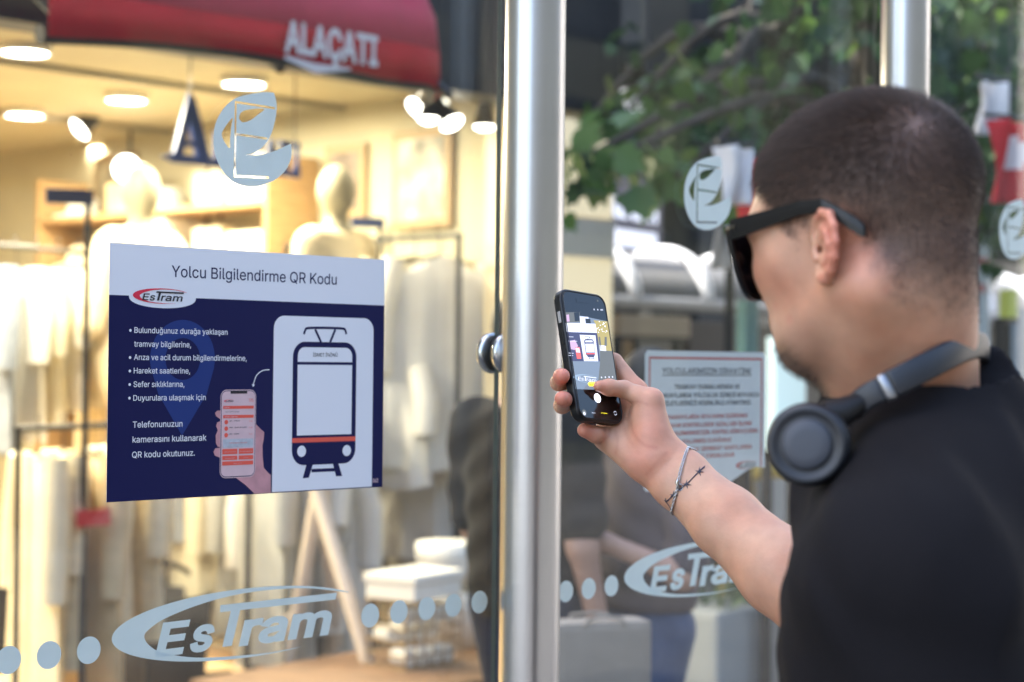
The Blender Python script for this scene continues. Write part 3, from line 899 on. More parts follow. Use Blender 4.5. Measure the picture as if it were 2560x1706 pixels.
# low wooden table with white boxes and a wire basket
tp = D(960, 1530, 6.7)
tb = empty('display_table', (tp.x, tp.y, 0), GROT + .1, 'low brown wooden display table in the shop front, right of the large oval logo', 'table')
MB().box((-.75, -.35, tp.z - .05), (.62, .40, tp.z), bev=.006).build('top', wood, tb)
for x, y in ((-.68, -.28), (.55, -.28), (.55, .33), (-.68, .33)): MB().box((x - .03, y - .03, .02), (x + .03, y + .03, tp.z - .051)).build('leg', blackm, tb)
lit = mat('white_card', (0.86, 0.82, 0.72), rough=0.6)
def hatbox(x, y, d, r_, h, lab):
    p = D(x, y, d)
    e = empty('hat_box', p, 0, lab, 'box', 'round white boxes in the shop')
    MB().lathe([(0, 0), (r_, 0), (r_, h * .72)], seg=32).build('base', lit, e)
    MB().lathe([(r_ * 1.05, h * .70), (r_ * 1.05, h), (r_ * .98, h * 1.03), (0, h * 1.04)], seg=32).build('lid', lit, e)
hatbox(1030, 1335, 7.2, .125, .15, 'upper round white hat box behind the passer-by in black')
hatbox(1045, 1480, 7.2, .12, .20, 'lower round white hat box behind the passer-by in black')
bp_ = D(950, 1525, 6.75)
e = empty('wire_basket', (bp_.x, bp_.y, bp_.z + .002), GROT, 'square wire basket with white rolls on the low table', 'basket')
m_ = MB()
for zz in np.linspace(.0, .24, 6): m_.tube([(-.14, -.11, zz), (.14, -.11, zz), (.14, .11, zz), (-.14, .11, zz), (-.14, -.11, zz)], .004, 6)
for x in np.linspace(-.14, .14, 7):
    for y in (-.11, .11): m_.tube([(x, y, 0), (x, y, .24)], .004, 6)
m_.build('wire', mat('brass_wire', (.45, .33, .18), rough=.4, metal=.7), e)
for i in range(12):
    x, y, zz = -.10 + (i % 4) * .066, -.05 + (i // 4 % 2) * .09, .04 + (i // 4) * .075
    w_ = empty('towel_roll', (bp_.x, bp_.y, 0), GROT, 'white towel roll lying in the square wire basket', 'towel roll', 'white rolls in the wire basket')
    MB().tube([(x, y - .04, bp_.z + zz), (x, y + .04, bp_.z + zz)], .031, 12).build('cloth', lit, w_)
wb = D(950, 1335, 6.75)
e = empty('white_parcel', (bp_.x, bp_.y, bp_.z + .25), GROT + .2, 'white lidded carton lying on the square wire basket', 'box')
MB().box((-.15, -.11, 0), (.15, .11, .06), bev=.008).build('base', lit, e); MB().box((-.158, -.118, .061), (.158, .118, .095), bev=.008).build('lid', lit, e)
p0 = D(722, 1120, 6.9); p1 = D(868, 1560, 6.6)
e = empty('easel', (p1.x, p1.y, 0), 0, 'pale wooden easel with slanted legs beside the grey gauze rack', 'easel')
pw = mat('pale_wood', (.66, .54, .42), rough=.6)
for a, c in ((D(722, 1110, 7.0), D(880, 1640, 6.7)), (D(735, 1110, 7.05), D(640, 1660, 7.3)), (D(738, 1105, 7.1), D(790, 1640, 7.7))):
    dv = (c - a).normalized(); c = a + dv * ((a.z - .03) / -dv.z)
    MB().tube([a - Vector((p1.x, p1.y, 0)), c - Vector((p1.x, p1.y, 0))], .028, 8).build('leg', pw, e)
a, c = D(660, 1420, 7.0), D(850, 1415, 6.85); MB().box((-.02, -.02, 0), (.02, .02, 0.01)).build('peg', pw, e).location = a - Vector((p1.x, p1.y, 0))
dk = D(350, 1400, 7.9)
e = empty('dark_basket', (dk.x, dk.y, .02), GROT, 'tall dark basket standing behind the low left rack', 'basket')
MB().lathe([(0, 0), (.22, 0), (.26, dk.z + .05), (.24, dk.z + .05), (.2, .03)], seg=24).build('weave', mat('dark_wicker', (.02, .016, .014), rough=.8, bump=.6, bscale=60), e)
MB().tube([(.24 * math.cos(a), 0, dk.z + .04 + .14 * math.sin(a)) for a in np.linspace(0, PI, 12)], .012, 8).build('handle', mat('dark_wicker', (0, 0, 0)), e)
dk = D(10, 1400, 7.3)
e = empty('dark_bag', (dk.x, dk.y, dk.z - .25), GROT, 'black leather bag hanging at the lower left edge of the shop', 'bag')
MB().box((-.16, -.06, .0), (.16, .06, .42), bev=.03).build('body', mat('black_leather', (.012, .011, .011), rough=.4), e)
MB().tube([(-.1, 0, .41), (-.08, 0, .62), (.08, 0, .62), (.1, 0, .41)], .01, 8).build('strap', mat('black_leather', (0, 0, 0)), e)
rt = D(215, 1190, 6.6)
e = empty('price_tag', rt, GROT, 'small red price tag hanging on the low left rack', 'tag')
MB().box((-.07, -.004, -.03), (.07, .004, .03), bev=.002).build('card', mat('tag_red', (.6, .05, .05), rough=.5), e); MB().tube([(0, 0, .03), (0, .02, .14)], .002, 5).build('string', blackm, e)

# ------------------------------------------------------------------ people beyond the glass
def passer(px, d, heading, H, cols, label, stride=.12, arm=.0, hem=.90, bend_left=False):
    p = at(px, 900, d); e = empty('person', (p.x, p.y, 0), heading, label, 'person')
    k = H / 1.76
    def L(x, y, z): return (x * k, y * k, z * k)          # x forward, y left
    skin_, top_, bot_, hair_, shoe_ = cols
    b_ = Body()
    b_.ell(L(.0, 0, 1.655), (.098 * k, .078 * k, .118 * k), None, .001); b_.ell(L(.035, 0, 1.60), (.062 * k, .056 * k, .075 * k), None, .03); b_.cap(L(.09, 0, 1.635), L(.108, 0, 1.61), .010 * k, .012 * k, .01)
    for s in (1, -1): b_.ell(L(-.005, s * .078, 1.635), (.018 * k, .009 * k, .03 * k), None, .006)
    b_.cap(L(-.02, 0, 1.56), L(-.03, 0, 1.46), .052 * k, .058 * k, .03)
    b_.cap(L(-.02, .15, 1.41), L(-.02, -.15, 1.41), .06 * k, .06 * k, .05); b_.ell(L(-.01, 0, 1.25), (.11 * k, .16 * k, .2 * k), None, .05); b_.ell(L(0, 0, 1.0), (.105 * k, .155 * k, .17 * k), None, .06)
    ha = []
    for s in (1, -1):
        sw = arm * s
        sh_ = L(-.02, s * .19, 1.40); el = L(-.05 + sw * .5, s * .235, 1.11); wr = L(.03 + sw, s * .235, .87)
        if bend_left and s > 0: el = L(.05, .235, 1.12); wr = L(.26, .14, 1.22)
        b_.chain([sh_, el, wr], [.050 * k, .040 * k, .027 * k], .025)
        if bend_left and s > 0:
            b_.cap(wr, L(.33, .10, 1.24), .026 * k, .03 * k, .02)
            for j in range(4): b_.chain([L(.33, .09, 1.265 - j * .018), L(.38, .07, 1.27 - j * .018), L(.40, .05, 1.265 - j * .018)], [.0095 * k, .0085 * k, .007 * k], .004, .008)
            b_.chain([L(.30, .12, 1.27), L(.33, .10, 1.30), L(.36, .09, 1.31)], [.011 * k, .010 * k, .008 * k], .004, .01)
            wr = None
        if wr is not None: b_.cap(wr, L(.05 + sw, s * .232, .79), .026 * k, .03 * k, .02)
        for j in range(4 if wr is not None else 0): b_.chain([L(.025 + sw + j * .018, s * .230, .78), L(.035 + sw + j * .018, s * .225, .735), L(.035 + sw + j * .018, s * .212, .70)], [.0095 * k, .0085 * k, .007 * k], .004, .008)
        if wr is not None: b_.chain([L(.075 + sw, s * .225, .83), L(.095 + sw, s * .215, .79), L(.09 + sw, s * .205, .76)], [.011 * k, .010 * k, .008 * k], .004, .01)
        h_, kn, an = L(0, s * .085, .93), L(.03 + stride * s * .6, s * .09, .50), L(-.03 + stride * s * 1.3, s * .09, .09)
        b_.chain([h_, kn, an], [.082 * k, .056 * k, .040 * k], .03); ha.append((h_, kn, an))
        b_.cap((an[0], an[1], .05), (an[0] + .15, an[1], .04), .04, .03, .03)
    G3 = lambda x: axis_grid(-.42 * k, .46 * k, .013)
    v, q = surface(b_, axis_grid(-.42, .46, .013), axis_grid(-.40, .40, .013), axis_grid(0, H + .05, .014)); np_mesh('body', v, q, skin_, e)
    t_ = Body()
    t_.cap(L(-.02, .155, 1.415), L(-.02, -.155, 1.415), .072 * k, .072 * k, .05); t_.ell(L(-.01, 0, 1.25), (.135 * k, .185 * k, .22 * k), None, .06); t_.ell(L(0, 0, 1.02), (.135 * k, .185 * k, .20 * k), None, .08)
    for s in (1, -1): t_.chain([L(-.02, s * .19, 1.40), (L(.03, .232, 1.17) if bend_left and s > 0 else L(-.045 + arm * s * .35, s * .232, 1.17))], [.068 * k, .066 * k], .04)
    fz = lambda P: np.maximum(t_(P) + .004 * np.sin(P[:, 2] * 60 + P[:, 1] * 30), hem * k - P[:, 2])
    v, q = surface(fz, axis_grid(-.42, .46, .013), axis_grid(-.40, .40, .013), axis_grid(.85 * k, 1.55 * k, .013)); np_mesh('shirt', v, q, top_, e)
    t_ = Body(); t_.ell(L(0, 0, .96), (.120 * k, .172 * k, .10 * k), None, .05)
    for h_, kn, an in ha: t_.chain([h_, kn, (an[0], an[1], .13)], [.096 * k, .074 * k, .062 * k], .03)
    v, q = surface(t_, axis_grid(-.42, .46, .013), axis_grid(-.36, .36, .013), axis_grid(.04, 1.12, .014)); np_mesh('trousers', v, q, bot_, e)
    for h_, kn, an in ha:
        t_ = Body(); t_.chain([(an[0] - .03, an[1], .05), (an[0] + .1, an[1], .048), (an[0] + .18, an[1], .042)], [.05, .046, .036], .03)
        v, q = surface(t_, axis_grid(an[0] - .14, an[0] + .26, .012), axis_grid(an[1] - .09, an[1] + .09, .012), axis_grid(0, .13, .012)); np_mesh('shoe', v, q, shoe_, e)
    t_ = Body(); t_.ell(L(-.012, 0, 1.68), (.104 * k, .086 * k, .108 * k), None, .01)
    fz = lambda P: np.maximum(t_(P), -(P[:, 2] - (1.63 + .5 * P[:, 0]) * k))
    v, q = surface(fz, axis_grid(-.2, .2, .012), axis_grid(-.2, .2, .012), axis_grid(1.45 * k, 1.86 * k, .012)); np_mesh('hair', v, q, hair_, e)
    return e
psk = mat('passer_skin', (.46, .27, .20), rough=.55, var=.06, vscale=20); jeans = mat('blue_denim', (.045, .075, .15), rough=.9, var=.2, vscale=14)
blk_tee = mat('black_jersey', (.008, .008, .009), rough=.9); dkj = mat('dark_denim', (.014, .022, .045), rough=.9, var=.15, vscale=14); dkh = mat('dark_hair', (.012, .010, .009), rough=.6); shm = mat('grey_shoe', (.2, .2, .2), rough=.7)
passer(1322, 4.8, math.radians(48), 1.72, (psk, blk_tee, dkj, dkh, shm), 'passer-by in a black t-shirt walking behind the steel pole', bend_left=True)
pw2 = passer(1618, 4.9, math.radians(215), 1.57, (psk, mat('mauve_jersey', (.085, .066, .075), rough=.9), jeans, dkh, shm), 'passer-by in blue jeans behind the warning sign and the raised forearm', arm=.03, hem=1.0, bend_left=True)
tp_ = at(1490, 1765, 4.2)
e = empty('tote_bag', tp_, math.radians(20), 'beige cloth tote bag hanging beside the blue jeans', 'bag')
m_ = MB(); m_.box((-.12, -.05, -.10), (.12, .05, .20), bev=.02); m_.build('cloth', mat('beige_canvas', (.30, .26, .22), rough=.95, var=.08, vscale=12), e)
for y in (-.05, .05): MB().tube([(-.05, y, .19), (-.045, y, .205), (.0, y * .5, .212), (.045, y, .205), (.05, y, .19)], .004, 8).build('strap', mat('beige_canvas', (0, 0, 0)), e)
# ------------------------------------------------------------------ the street to the right
# set-back row of shops
row = street('shop_row', 4.95, 7.2, 0, 'dark grey row of shops set back behind the trees, with signs over the doors', 'building')
dwall = mat('slate_wall', (0.016, 0.021, 0.026), rough=0.7, var=0.15, vscale=3)
b = MB(); b.box((2.0, 0, 2.9), (40, 6, 5.6)); 
for x in (2.0, 5.2, 8.4, 11.6, 14.8, 18, 24, 30, 39.7): b.box((x, 0.001, 0), (x + .3, .5, 2.9))
b.box((2.0, .9, 0), (40, 1.0, 2.9)); b.build('wall', dwall, row)
for i, x in enumerate((2.35, 5.55, 8.75, 11.95, 15.15)):
    w = MB(); w.box((x, .25, .02), (x + 2.8, .30, 2.6)); wo = w.build('shop_window', mat('shop_glass', (.03, .033, .036), rough=.06), row)
    MB().box((x, .22, .9), (x + 2.8, .249, .96)).build('rail', blackm, wo)
for i in range(10):
    for zf in (3.4,):
        MB().box((2.6 + i * 2.2, -.03, zf), (3.6 + i * 2.2, .0, zf + 1.6)).build('window', mat('dark_pane', (0, 0, 0)), row)
# canopy over the corner
cn = street('shop_canopy', 4.96, 3.4, 0, 'dark green shop canopy above the street corner, upper middle', 'canopy')
MB().box((.01, 0, 2.88), (1.1, .5, 2.98), bev=.02).build('roof', mat('dark_green_panel', (.016, .026, .026), rough=.4, var=.3, vscale=1.5), cn)
MB().box((.01, -.03, 2.83), (1.1, -.001, 3.8)).build('front_board', mat('navy_board', (.016, .022, .04), rough=.4), cn)
for x in np.linspace(.2, .9, 3): MB().box((x, .01, 2.82), (x + .06, .49, 2.879)).build('joist', blackm, cn)
# white square lamp under the canopy and a yellow sign
p = at(1778, 12, 8.6)
e = empty('canopy_lamp', p, GROT, 'grey square lamp in a black frame on a thin pole above the leaves', 'lamp')
MB().box((-.17, -.10, -.06), (.17, .10, .06), bev=.02).build('housing', blackm, e); MB().box((-.13, -.108, -.045), (.13, -.101, .045)).build('lens', mat('lamp_glass_grey', (.55, .57, .62), rough=.3), e); MB().tube([(.19, .02, -p.z), (.19, .02, .1)], .025, 10).build('pole', blackm, e)
p = at(1925, 45, 9.5)
e = empty('yellow_sign', p, GROT, 'yellow hanging shop board among the leaves at the top', 'sign')
MB().box((-.22, -.03, -.42), (.22, .03, .6), bev=.01).build('board', mat('ochre_board', (.55, .40, .10), rough=.5), e); MB().tube([(0, 0, .6), (0, .5, .75)], .02, 8).build('bracket', blackm, e)
# navy sign with white letters, white round sign
e0 = at(1495, 640, 11.5); e1 = at(1655, 640, 12.3)
s0, q0 = sq(e0); s1, q1 = sq(e1)
ns = empty('navy_sign', (e0.x, e0.y, 0), math.atan2(e1.y - e0.y, e1.x - e0.x), 'navy shop sign with blurred white lettering under the leaves', 'sign')
Ls = (e1 - e0).length; zA = at(1500, 632, 11.5).z; zB = at(1500, 430, 11.5).z
MB().box((0, 0, zA), (Ls, .12, zB), bev=.02).build('board', mat('sign_navy', (.018, .022, .075), rough=.4), ns)
f = Flat(); f.text('albüm', .03, zA + .25, Ls - .12, .17, 0, -.006, .035); lw_ = mat('lit_white', (.8, .8, .85), rough=.5, emit=(.75, .78, 1.0), estr=.2)
f.build('lettering', lw_, ns)
Flat().rect(.06, zA + .06, Ls - .1, zA + .17, 0, -.006).build('underline', lw_, ns)
MB().tube([(Ls * .5, .06, 0), (Ls * .5, .06, zA)], .05, 10).build('post', blackm, ns)
p = at(1512, 592, 10.6)
e = empty('round_sign', p, GROT + .1, 'white round shop sign left of the navy sign', 'sign')
MB().lathe([(0, -.04), (.078, -.04), (.082, -.02), (.082, .02), (.078, .04), (0, .04)], seg=32, axis=(0, 1, 0)).build('disc', mat('lit_white', (0, 0, 0)), e)
MB().lathe([(0, 0), (.02, 0), (.02, .006), (0, .006)], (0, -.041, 0), 16, axis=(0, -1, 0)).build('mark', mat('ochre_board', (0, 0, 0)), e)
MB().tube([(0, .05, 0), (0, .4, 0)], .02, 8).build('bracket', blackm, e)
# pale board on the pilaster
sA, zA2 = G(1412, 0, Q0 - .03)[0], 0
e = street('pilaster_board', 4.50, Q0 - .03, 2.02, 'white shop board fixed to the cream pillar right of the steel pole', 'sign')
MB().box((.0, -.03, .0), (.44, .0, .16), bev=.005).build('board', white_trim, e)

# glowing panels added to brighten the cream pillar, no lit window known there
e = street('added_pillar_glow', 4.52, Q0 - .025, 1.55, 'added warm glowing panels that brighten the pillar right of the steel pole', 'added glow')
MB().box((0, -.02, 0), (.42, .0, .46), bev=.004).build('glow_panel', mat('glow_cream', (.8, .7, .5), rough=.6, emit=(1.0, .84, .55), estr=.13), e)
MB().box((0, -.02, .64), (.42, .0, 1.06), bev=.004).build('glow_panel', MATS['glow_cream'], e)
MB().box((-.02, -.035, .461), (.44, .0, .475)).build('ledge', white_trim, e)
# tram shelter with a barrel roof across the way
q_ = 4.5
sa, sb = G(1380, 740, q_)[0] - .1, G(2700, 740, q_)[0]
zlow = G(1620, 750, q_)[1]
st = street('street_shelter', sa, q_, 0, 'tram shelter across the street with a pale curved roof and white ribs', 'shelter')
LS = sb - sa; RD = .34; HT = .27
arc = [(RD * (1 - math.cos(a)), HT * math.sin(a)) for a in np.linspace(0, PI / 2, 10)]
arc = arc + [(RD * 2 - y, z) for y, z in reversed(arc[:-1])]
V, F = [], []
for x in (0, LS):
    for y, z in arc: V.append((x, y, zlow + z))
n = len(arc)
F = [(i, n + i, n + i + 1, i + 1) for i in range(n - 1)]
o = MB().add(V, F, smooth=True).build('roof_sheet', mat('pale_polycarbonate', (.26, .255, .26), rough=.35, var=.06, vscale=2, trans=.15), st)
md = o.modifiers.new('thickness', 'SOLIDIFY'); md.thickness = .012
wrib = mat('white_rib', (.85, .85, .88), rough=.35)
x = .12
while x < LS:
    MB().tube([(x, y, zlow + z + .02) for y, z in arc], .042, 12).build('rib', wrib, st); x += .62
MB().tube([(0, -.01, zlow - .02), (LS, -.01, zlow - .02)], .04, 10).build('gutter', mat('grey_metal', (.32, .31, .31), rough=.4), st)
for x in (.3, LS * .25, LS * .5, LS * .75, LS - .3): MB().tube([(x, .6, 0), (x, .6, zlow + .05)], .045, 12).build('post', blackm, st)
for i in range(6):
    x = .4 + i * (LS - .6) / 6
    MB().box((x, .57, .35), (x + .9 * (LS - .6) / 6, .59, zlow - .1)).build('back_panel', mat('smoked_panel', (.03, .028, .03), rough=.3), st)
bn = MB(); 
# bench inside
be = street('bench', sa + .6, q_ + .2, 0, 'dark wooden bench under the curved shelter roof', 'bench')
for y in (0, .11, .22): MB().box((0, y, .44), (2.2, y + .09, .48)).build('seat_slat', wood, be)
for x in (.15, 1.1, 2.05): MB().box((x - .025, .02, 0), (x + .025, .29, .439)).build('leg', blackm, be)
def board(px, py, d, w, h, m, lab, cat='sign', name='notice_board', rz=GROT, extra=None):
    p = at(px, py, d)
    e = empty(name, (p.x, p.y, 0), rz, lab, cat)
    MB().box((-w / 2, 0, p.z - h / 2), (w / 2, .05, p.z + h / 2), bev=.008).build('panel', m, e)
    MB().box((-w / 2 - .02, .012, p.z - h / 2 - .02), (w / 2 + .02, .06, p.z - h / 2 - .001)).build('frame', blackm, e)
    for x in (-w * .42, w * .42): MB().tube([(x, .055, 0), (x, .055, p.z - h / 2)], .025, 8).build('leg', blackm, e)
    if extra: extra(e, w, h, p.z)
    return e
def tex(t, col, fh):
    def fn(e, w, h, z):
        for i, s_ in enumerate(t): Flat().rect(-w * .42, z + h * (.25 - .22 * i), w * (.42 - .1 * i), z + h * (.25 - .22 * i) + fh, 0, -.002).build('print_band', col, e)
    return fn
board(1640, 815, 8.6, .52, .10, mat('tan_board', (.50, .40, .30), rough=.6), 'long tan sign board under the edge of the curved roof')
board(1540, 850, 8.8, .26, .20, mat('sand_panel', (.48, .33, .17), rough=.6), 'sand coloured panel beside the phone, under the curved roof')
board(1775, 880, 9.0, .34, .30, mat('dark_brown_panel', (.04, .03, .028), rough=.5), 'dark brown panel in the shelter above the warning sign')
board(1978, 985, 7.4, .21, .46, mat('pale_blue_lightbox', (.62, .78, .80), rough=.4, emit=(.70, .90, .95), estr=.14), 'glowing pale blue light box between the chin and the warning sign', 'light box', 'light_box')
board(1880, 830, 8.0, .10, .28, mat('teal_poster', (.14, .30, .30), rough=.5), 'narrow teal and purple poster in front of the chin')
board(2440, 740, 8.6, .26, .58, mat('pale_poster', (.50, .60, .64), rough=.5), 'pale blue poster with pink print bands behind the neck', extra=tex(['upper band', 'lower band'], mat('pink_print', (.55, .20, .18), rough=.5), .04))
board(2535, 760, 7.6, .07, .12, mat('lime_panel', (.55, .62, .12), rough=.5), 'small lime green sign at the right edge behind the nape')
board(2550, 880, 8.2, .14, .40, mat('steel_blue_panel', (.13, .22, .30), rough=.5), 'steel blue panel at the right edge above the collar')
# yellow barrier, grey cabinet, bins
def at_sq(px, py, d): return at(px, py, d)
p = at(1935, 1330, 8.4)
e = empty('yellow_barrier', (p.x, p.y, 0), GROT, 'yellow painted street barrier behind the raised forearm', 'barrier')
yel = mat('yellow_paint', (.75, .50, .03), rough=.45)
for z in (p.z, p.z + .28): MB().tube([(-.45, 0, z), (.35, 0, z)], .035, 10).build('rail', yel, e)
for x in (-.38, -.18, .28): MB().tube([(x, 0, 0), (x, 0, p.z + .42)], .022, 10).build('post', mat('ochre_post', (.48, .30, .08), rough=.5), e)
p = at(1985, 1260, 9.2)
e = empty('street_cabinet', (p.x, p.y, 0), GROT, 'light grey street cabinet behind the yellow barrier', 'cabinet')
MB().box((-.3, 0, .05), (.35, .35, p.z + .15), bev=.02).build('body', mat('cabinet_grey', (.38, .42, .45), rough=.5, var=.06, vscale=6), e); MB().box((-.26, -.012, .15), (.31, .0, p.z + .05)).build('door', mat('cabinet_grey', (0, 0, 0)), e); MB().box((-.32, -.02, .0), (.37, .37, .049)).build('plinth', blackm, e)
p = at(1850, 1600, 7.6)
e = empty('white_planter', (p.x, p.y, 0), GROT, 'long white planter behind the bent elbow', 'planter')
MB().box((-.35, -.15, .02), (.5, .18, p.z + .16), bev=.03).build('tub', mat('planter_white', (.36, .37, .36), rough=.6), e)
pm = MB(); rq = random.Random(8)
for i in range(160):
    c = Vector((rq.uniform(-.3, .45), rq.uniform(-.12, .14), p.z + .15)); d_ = Vector((rq.uniform(-.6, .6), rq.uniform(-.6, .6), rq.uniform(.3, 1))).normalized(); l = rq.uniform(.06, .16); sd = d_.orthogonal().normalized() * .014
    pm.add([c, c + d_ * l * .5 + sd, c + d_ * l, c + d_ * l * .5 - sd], [(0, 1, 2, 3)])
pm.build('foliage', mat('planter_green', (.045, .09, .03), rough=.6), e)
for i, (x, y, d) in enumerate(((1512, 1190, 8.2), (1580, 1195, 8.6))):
    p = at(x, y, d); e = empty('bike_hoop', (p.x, p.y, 0), GROT + .9, ('stainless steel hoop stand just below the phone and hand', 'stainless steel hoop stand right of the one below the hand')[i], 'bike stand', 'steel hoops on the pavement')
    MB().tube([(-.14, 0, 0), (-.14, 0, p.z - .14)] + [(-.14 * math.cos(a), 0, p.z - .14 + .14 * math.sin(a)) for a in np.linspace(.15, PI - .15, 10)] + [(.14, 0, p.z - .14), (.14, 0, 0)], .032, 12).build('hoop', M_CHROME, e)
    for x_ in (-.14, .14): MB().lathe([(0, .0), (.07, 0), (.07, .01), (.03, .012)], (x_, 0, .004), 18).build('foot_plate', M_CHROME, e)
# white translucent sheet, added to stand in for bright gaps among the leaves
e = empty('added_bright_sheet', at(1545, 235, 11.5), 0, 'white sheet added for the bright gaps between the leaves right of the steel pole', 'added sheet')
P4 = [at(1430, 330, 11.0), at(1490, 170, 11.4), at(1650, 215, 12.4), at(1560, 330, 12.0)]
V, F = [], []; ns_ = 8
for j in range(ns_ + 1):
    for i in range(ns_ + 1):
        u, v = i / ns_, j / ns_
        p = P4[0] * ((1 - u) * (1 - v)) + P4[3] * (u * (1 - v)) + P4[2] * (u * v) + P4[1] * ((1 - u) * v)
        V.append(p - e.location + Vector((0, 0, -.12 * math.sin(PI * u) * math.sin(PI * v) + .03 * math.sin(u * 9 + v * 5))))
for j in range(ns_):
    for i in range(ns_): F.append((j * 9 + i, j * 9 + i + 1, (j + 1) * 9 + i + 1, (j + 1) * 9 + i))
o = MB().add(V, F, smooth=True).build('cloth', mat('bright_sheet_white', (.85, .85, .86), rough=.8, trans=.55), e); md = o.modifiers.new('thickness', 'SOLIDIFY'); md.thickness = .004
for p in (P4[1], P4[2]): MB().tube([p - e.location, p - e.location + Vector((.2, 1.2, .9))], .006, 6).build('cord', blackm, e)
# hanging flags
def flag(px, py, d, w, h, ms, lab, seed):
    p = at(px, py, d); e = empty('hanging_flag', p, GROT - .3, lab, 'flag', 'flags hanging among the leaves')
    rr = random.Random(seed); V, F = [], []; nu, nv = 10, 12; mi = []
    for j in range(nv + 1):
        for i in range(nu + 1):
            u, v = i / nu, j / nv
            V.append(((u - .5) * w * (1 - .15 * math.sin(v * 3)), .04 * math.sin(u * 8 + seed + v * 2) + .02 * math.sin(u * 15), -v * h - .06 * h * abs(u - .5)))
    for j in range(nv):
        for i in range(nu): F.append((j * (nu + 1) + i, (j + 1) * (nu + 1) + i, (j + 1) * (nu + 1) + i + 1, j * (nu + 1) + i + 1))
    m_ = MB()
    for k_, fc in enumerate(F):
        j, i = divmod(k_, nu); m_.f.append(fc); m_.m.append(1 if len(ms) > 1 and (i / nu - .5) ** 2 + (j / nv - .35) ** 2 < .05 else 0); m_.s.append(True)
    m_.v = V; o = m_.build('cloth', ms, e); md = o.modifiers.new('thickness', 'SOLIDIFY'); md.thickness = .003
    MB().tube([(-w * .55, 0, .01), (w * .55, 0, .01)], .008, 6).build('rod', blackm, e); MB().tube([(0, 0, .01), (0, 0, 1.2)], .003, 5).build('cord', blackm, e)
fred, fwhite = mat('flag_red', (.60, .02, .03), rough=.7, trans=.3), mat('flag_white', (.8, .8, .82), rough=.7, trans=.3)
flag(1885, 400, 6.0, .10, .25, [fred], 'red flag hanging in front of the forehead', 1)
flag(1838, 365, 5.9, .13, .19, [fwhite], 'white flag hanging between the frosted emblem and the forehead', 2)
flag(2525, 300, 5.9, .20, .27, [fred, fwhite], 'red and white flag hanging at the right edge behind the head', 3)
flag(2480, 205, 6.2, .14, .18, [fwhite], 'white flag hanging above the red one at the right edge', 4)
flag(1815, 565, 8.4, .12, .2, [fwhite], 'white pennant hanging left of the sunglasses', 5)

# ------------------------------------------------------------------ trees
bark = mat('grey_bark', (.055, .045, .038), rough=.9, var=.3, vscale=8, bump=.8, bscale=30, stretch=(1, 1, .25))
leafm = [mat('leaf_green', (.048, .120, .022), rough=.45, var=.25, vscale=2.5, trans=.35), mat('leaf_dark_green', (.025, .075, .018), rough=.45, var=.25, vscale=2.5, trans=.25), mat('leaf_light_green', (.095, .17, .03), rough=.45, var=.2, vscale=2.5, trans=.4)]
LEAF = []
for k in range(11):
    a = PI * (-.5 + .1) + 2 * PI * k / 11
    r_ = (.5 if k % 2 == 0 else .30)
    LEAF.append((r_ * math.cos(a), r_ * math.sin(a) + .42))
LEAF = [(0, 0)] + [(.30, .12), (.46, .30), (.33, .42), (.42, .68), (.20, .66), (0, 1.0), (-.20, .66), (-.42, .68), (-.33, .42), (-.46, .30), (-.30, .12)]
def tree(px, d, label, clumps, seed, trunk_r=.13):
    p = at(px, 900, d); e = empty('street_tree', (p.x, p.y, 0), 0, label, 'tree', 'street trees')
    rr = random.Random(seed); base_ = Vector((p.x, p.y, 0))
    tr = MB()
    top = Vector((.15, .1, 5.2))
    tr.tube([(0, 0, -.02), (.03, .02, 1.2), (.02, -.03, 2.4), (.10, .05, 3.6), top], [trunk_r * 1.3, trunk_r, trunk_r * .92, trunk_r * .8, trunk_r * .5], 14)
    cr_ = MB()
    for (cx, cy, cd, rad, nleaf, size, mi_w) in clumps:
        c = at(cx, cy, cd) - base_
        st_z = min(max(c.z + rr.uniform(-.2, .6), 1.9), 4.4)
        a0 = Vector((.05, 0, st_z))
        mid = (a0 + c) / 2 + Vector((rr.uniform(-.15, .15), rr.uniform(-.15, .15), rr.uniform(.1, .4)))
        tr.tube(spline([a0, mid, c], 5), [.045, .042, .038, .034, .03, .027, .024, .02, .017, .014, .010], 7)
        for _ in range(nleaf):
            # uneven: leaves sit on short twigs grouped inside the clump
            tw = Vector((rr.gauss(0, 1), rr.gauss(0, 1), rr.gauss(0, .75))) * rad * .55
            pos = c + tw + Vector((rr.gauss(0, .05), rr.gauss(0, .05), rr.gauss(0, .05)))
            ydir = Vector((rr.gauss(0, .7), rr.gauss(0, .7), -1.0 + rr.gauss(0, .5))).normalized()
            nrm = Vector((rr.gauss(0, 1), rr.gauss(0, 1) - .4, rr.gauss(0, .6) + .5)); nrm = (nrm - ydir * nrm.dot(ydir)).normalized(); xdir = ydir.cross(nrm)
            sz = size * rr.uniform(.65, 1.25); bend = rr.uniform(-.2, .25)
            V = [pos + xdir * (lx * sz) + ydir * (ly * sz) + nrm * (bend * sz * (abs(lx) * 1.2 + ly * ly * .5)) for lx, ly in LEAF]
            w = rr.random(); mi = 2 if w < mi_w[0] else (1 if w < mi_w[0] + mi_w[1] else 0)
            n_ = len(LEAF)
            cr_.add(V, [(0, k, k + 1) for k in range(1, 6)] + [(0, 6, 7)] + [(0, k, k + 1) for k in range(7, n_ - 1)], mi, True)
    tr.build('trunk', bark, e); cr_.build('crown', leafm, e)
    return e
rr = random.Random(21)
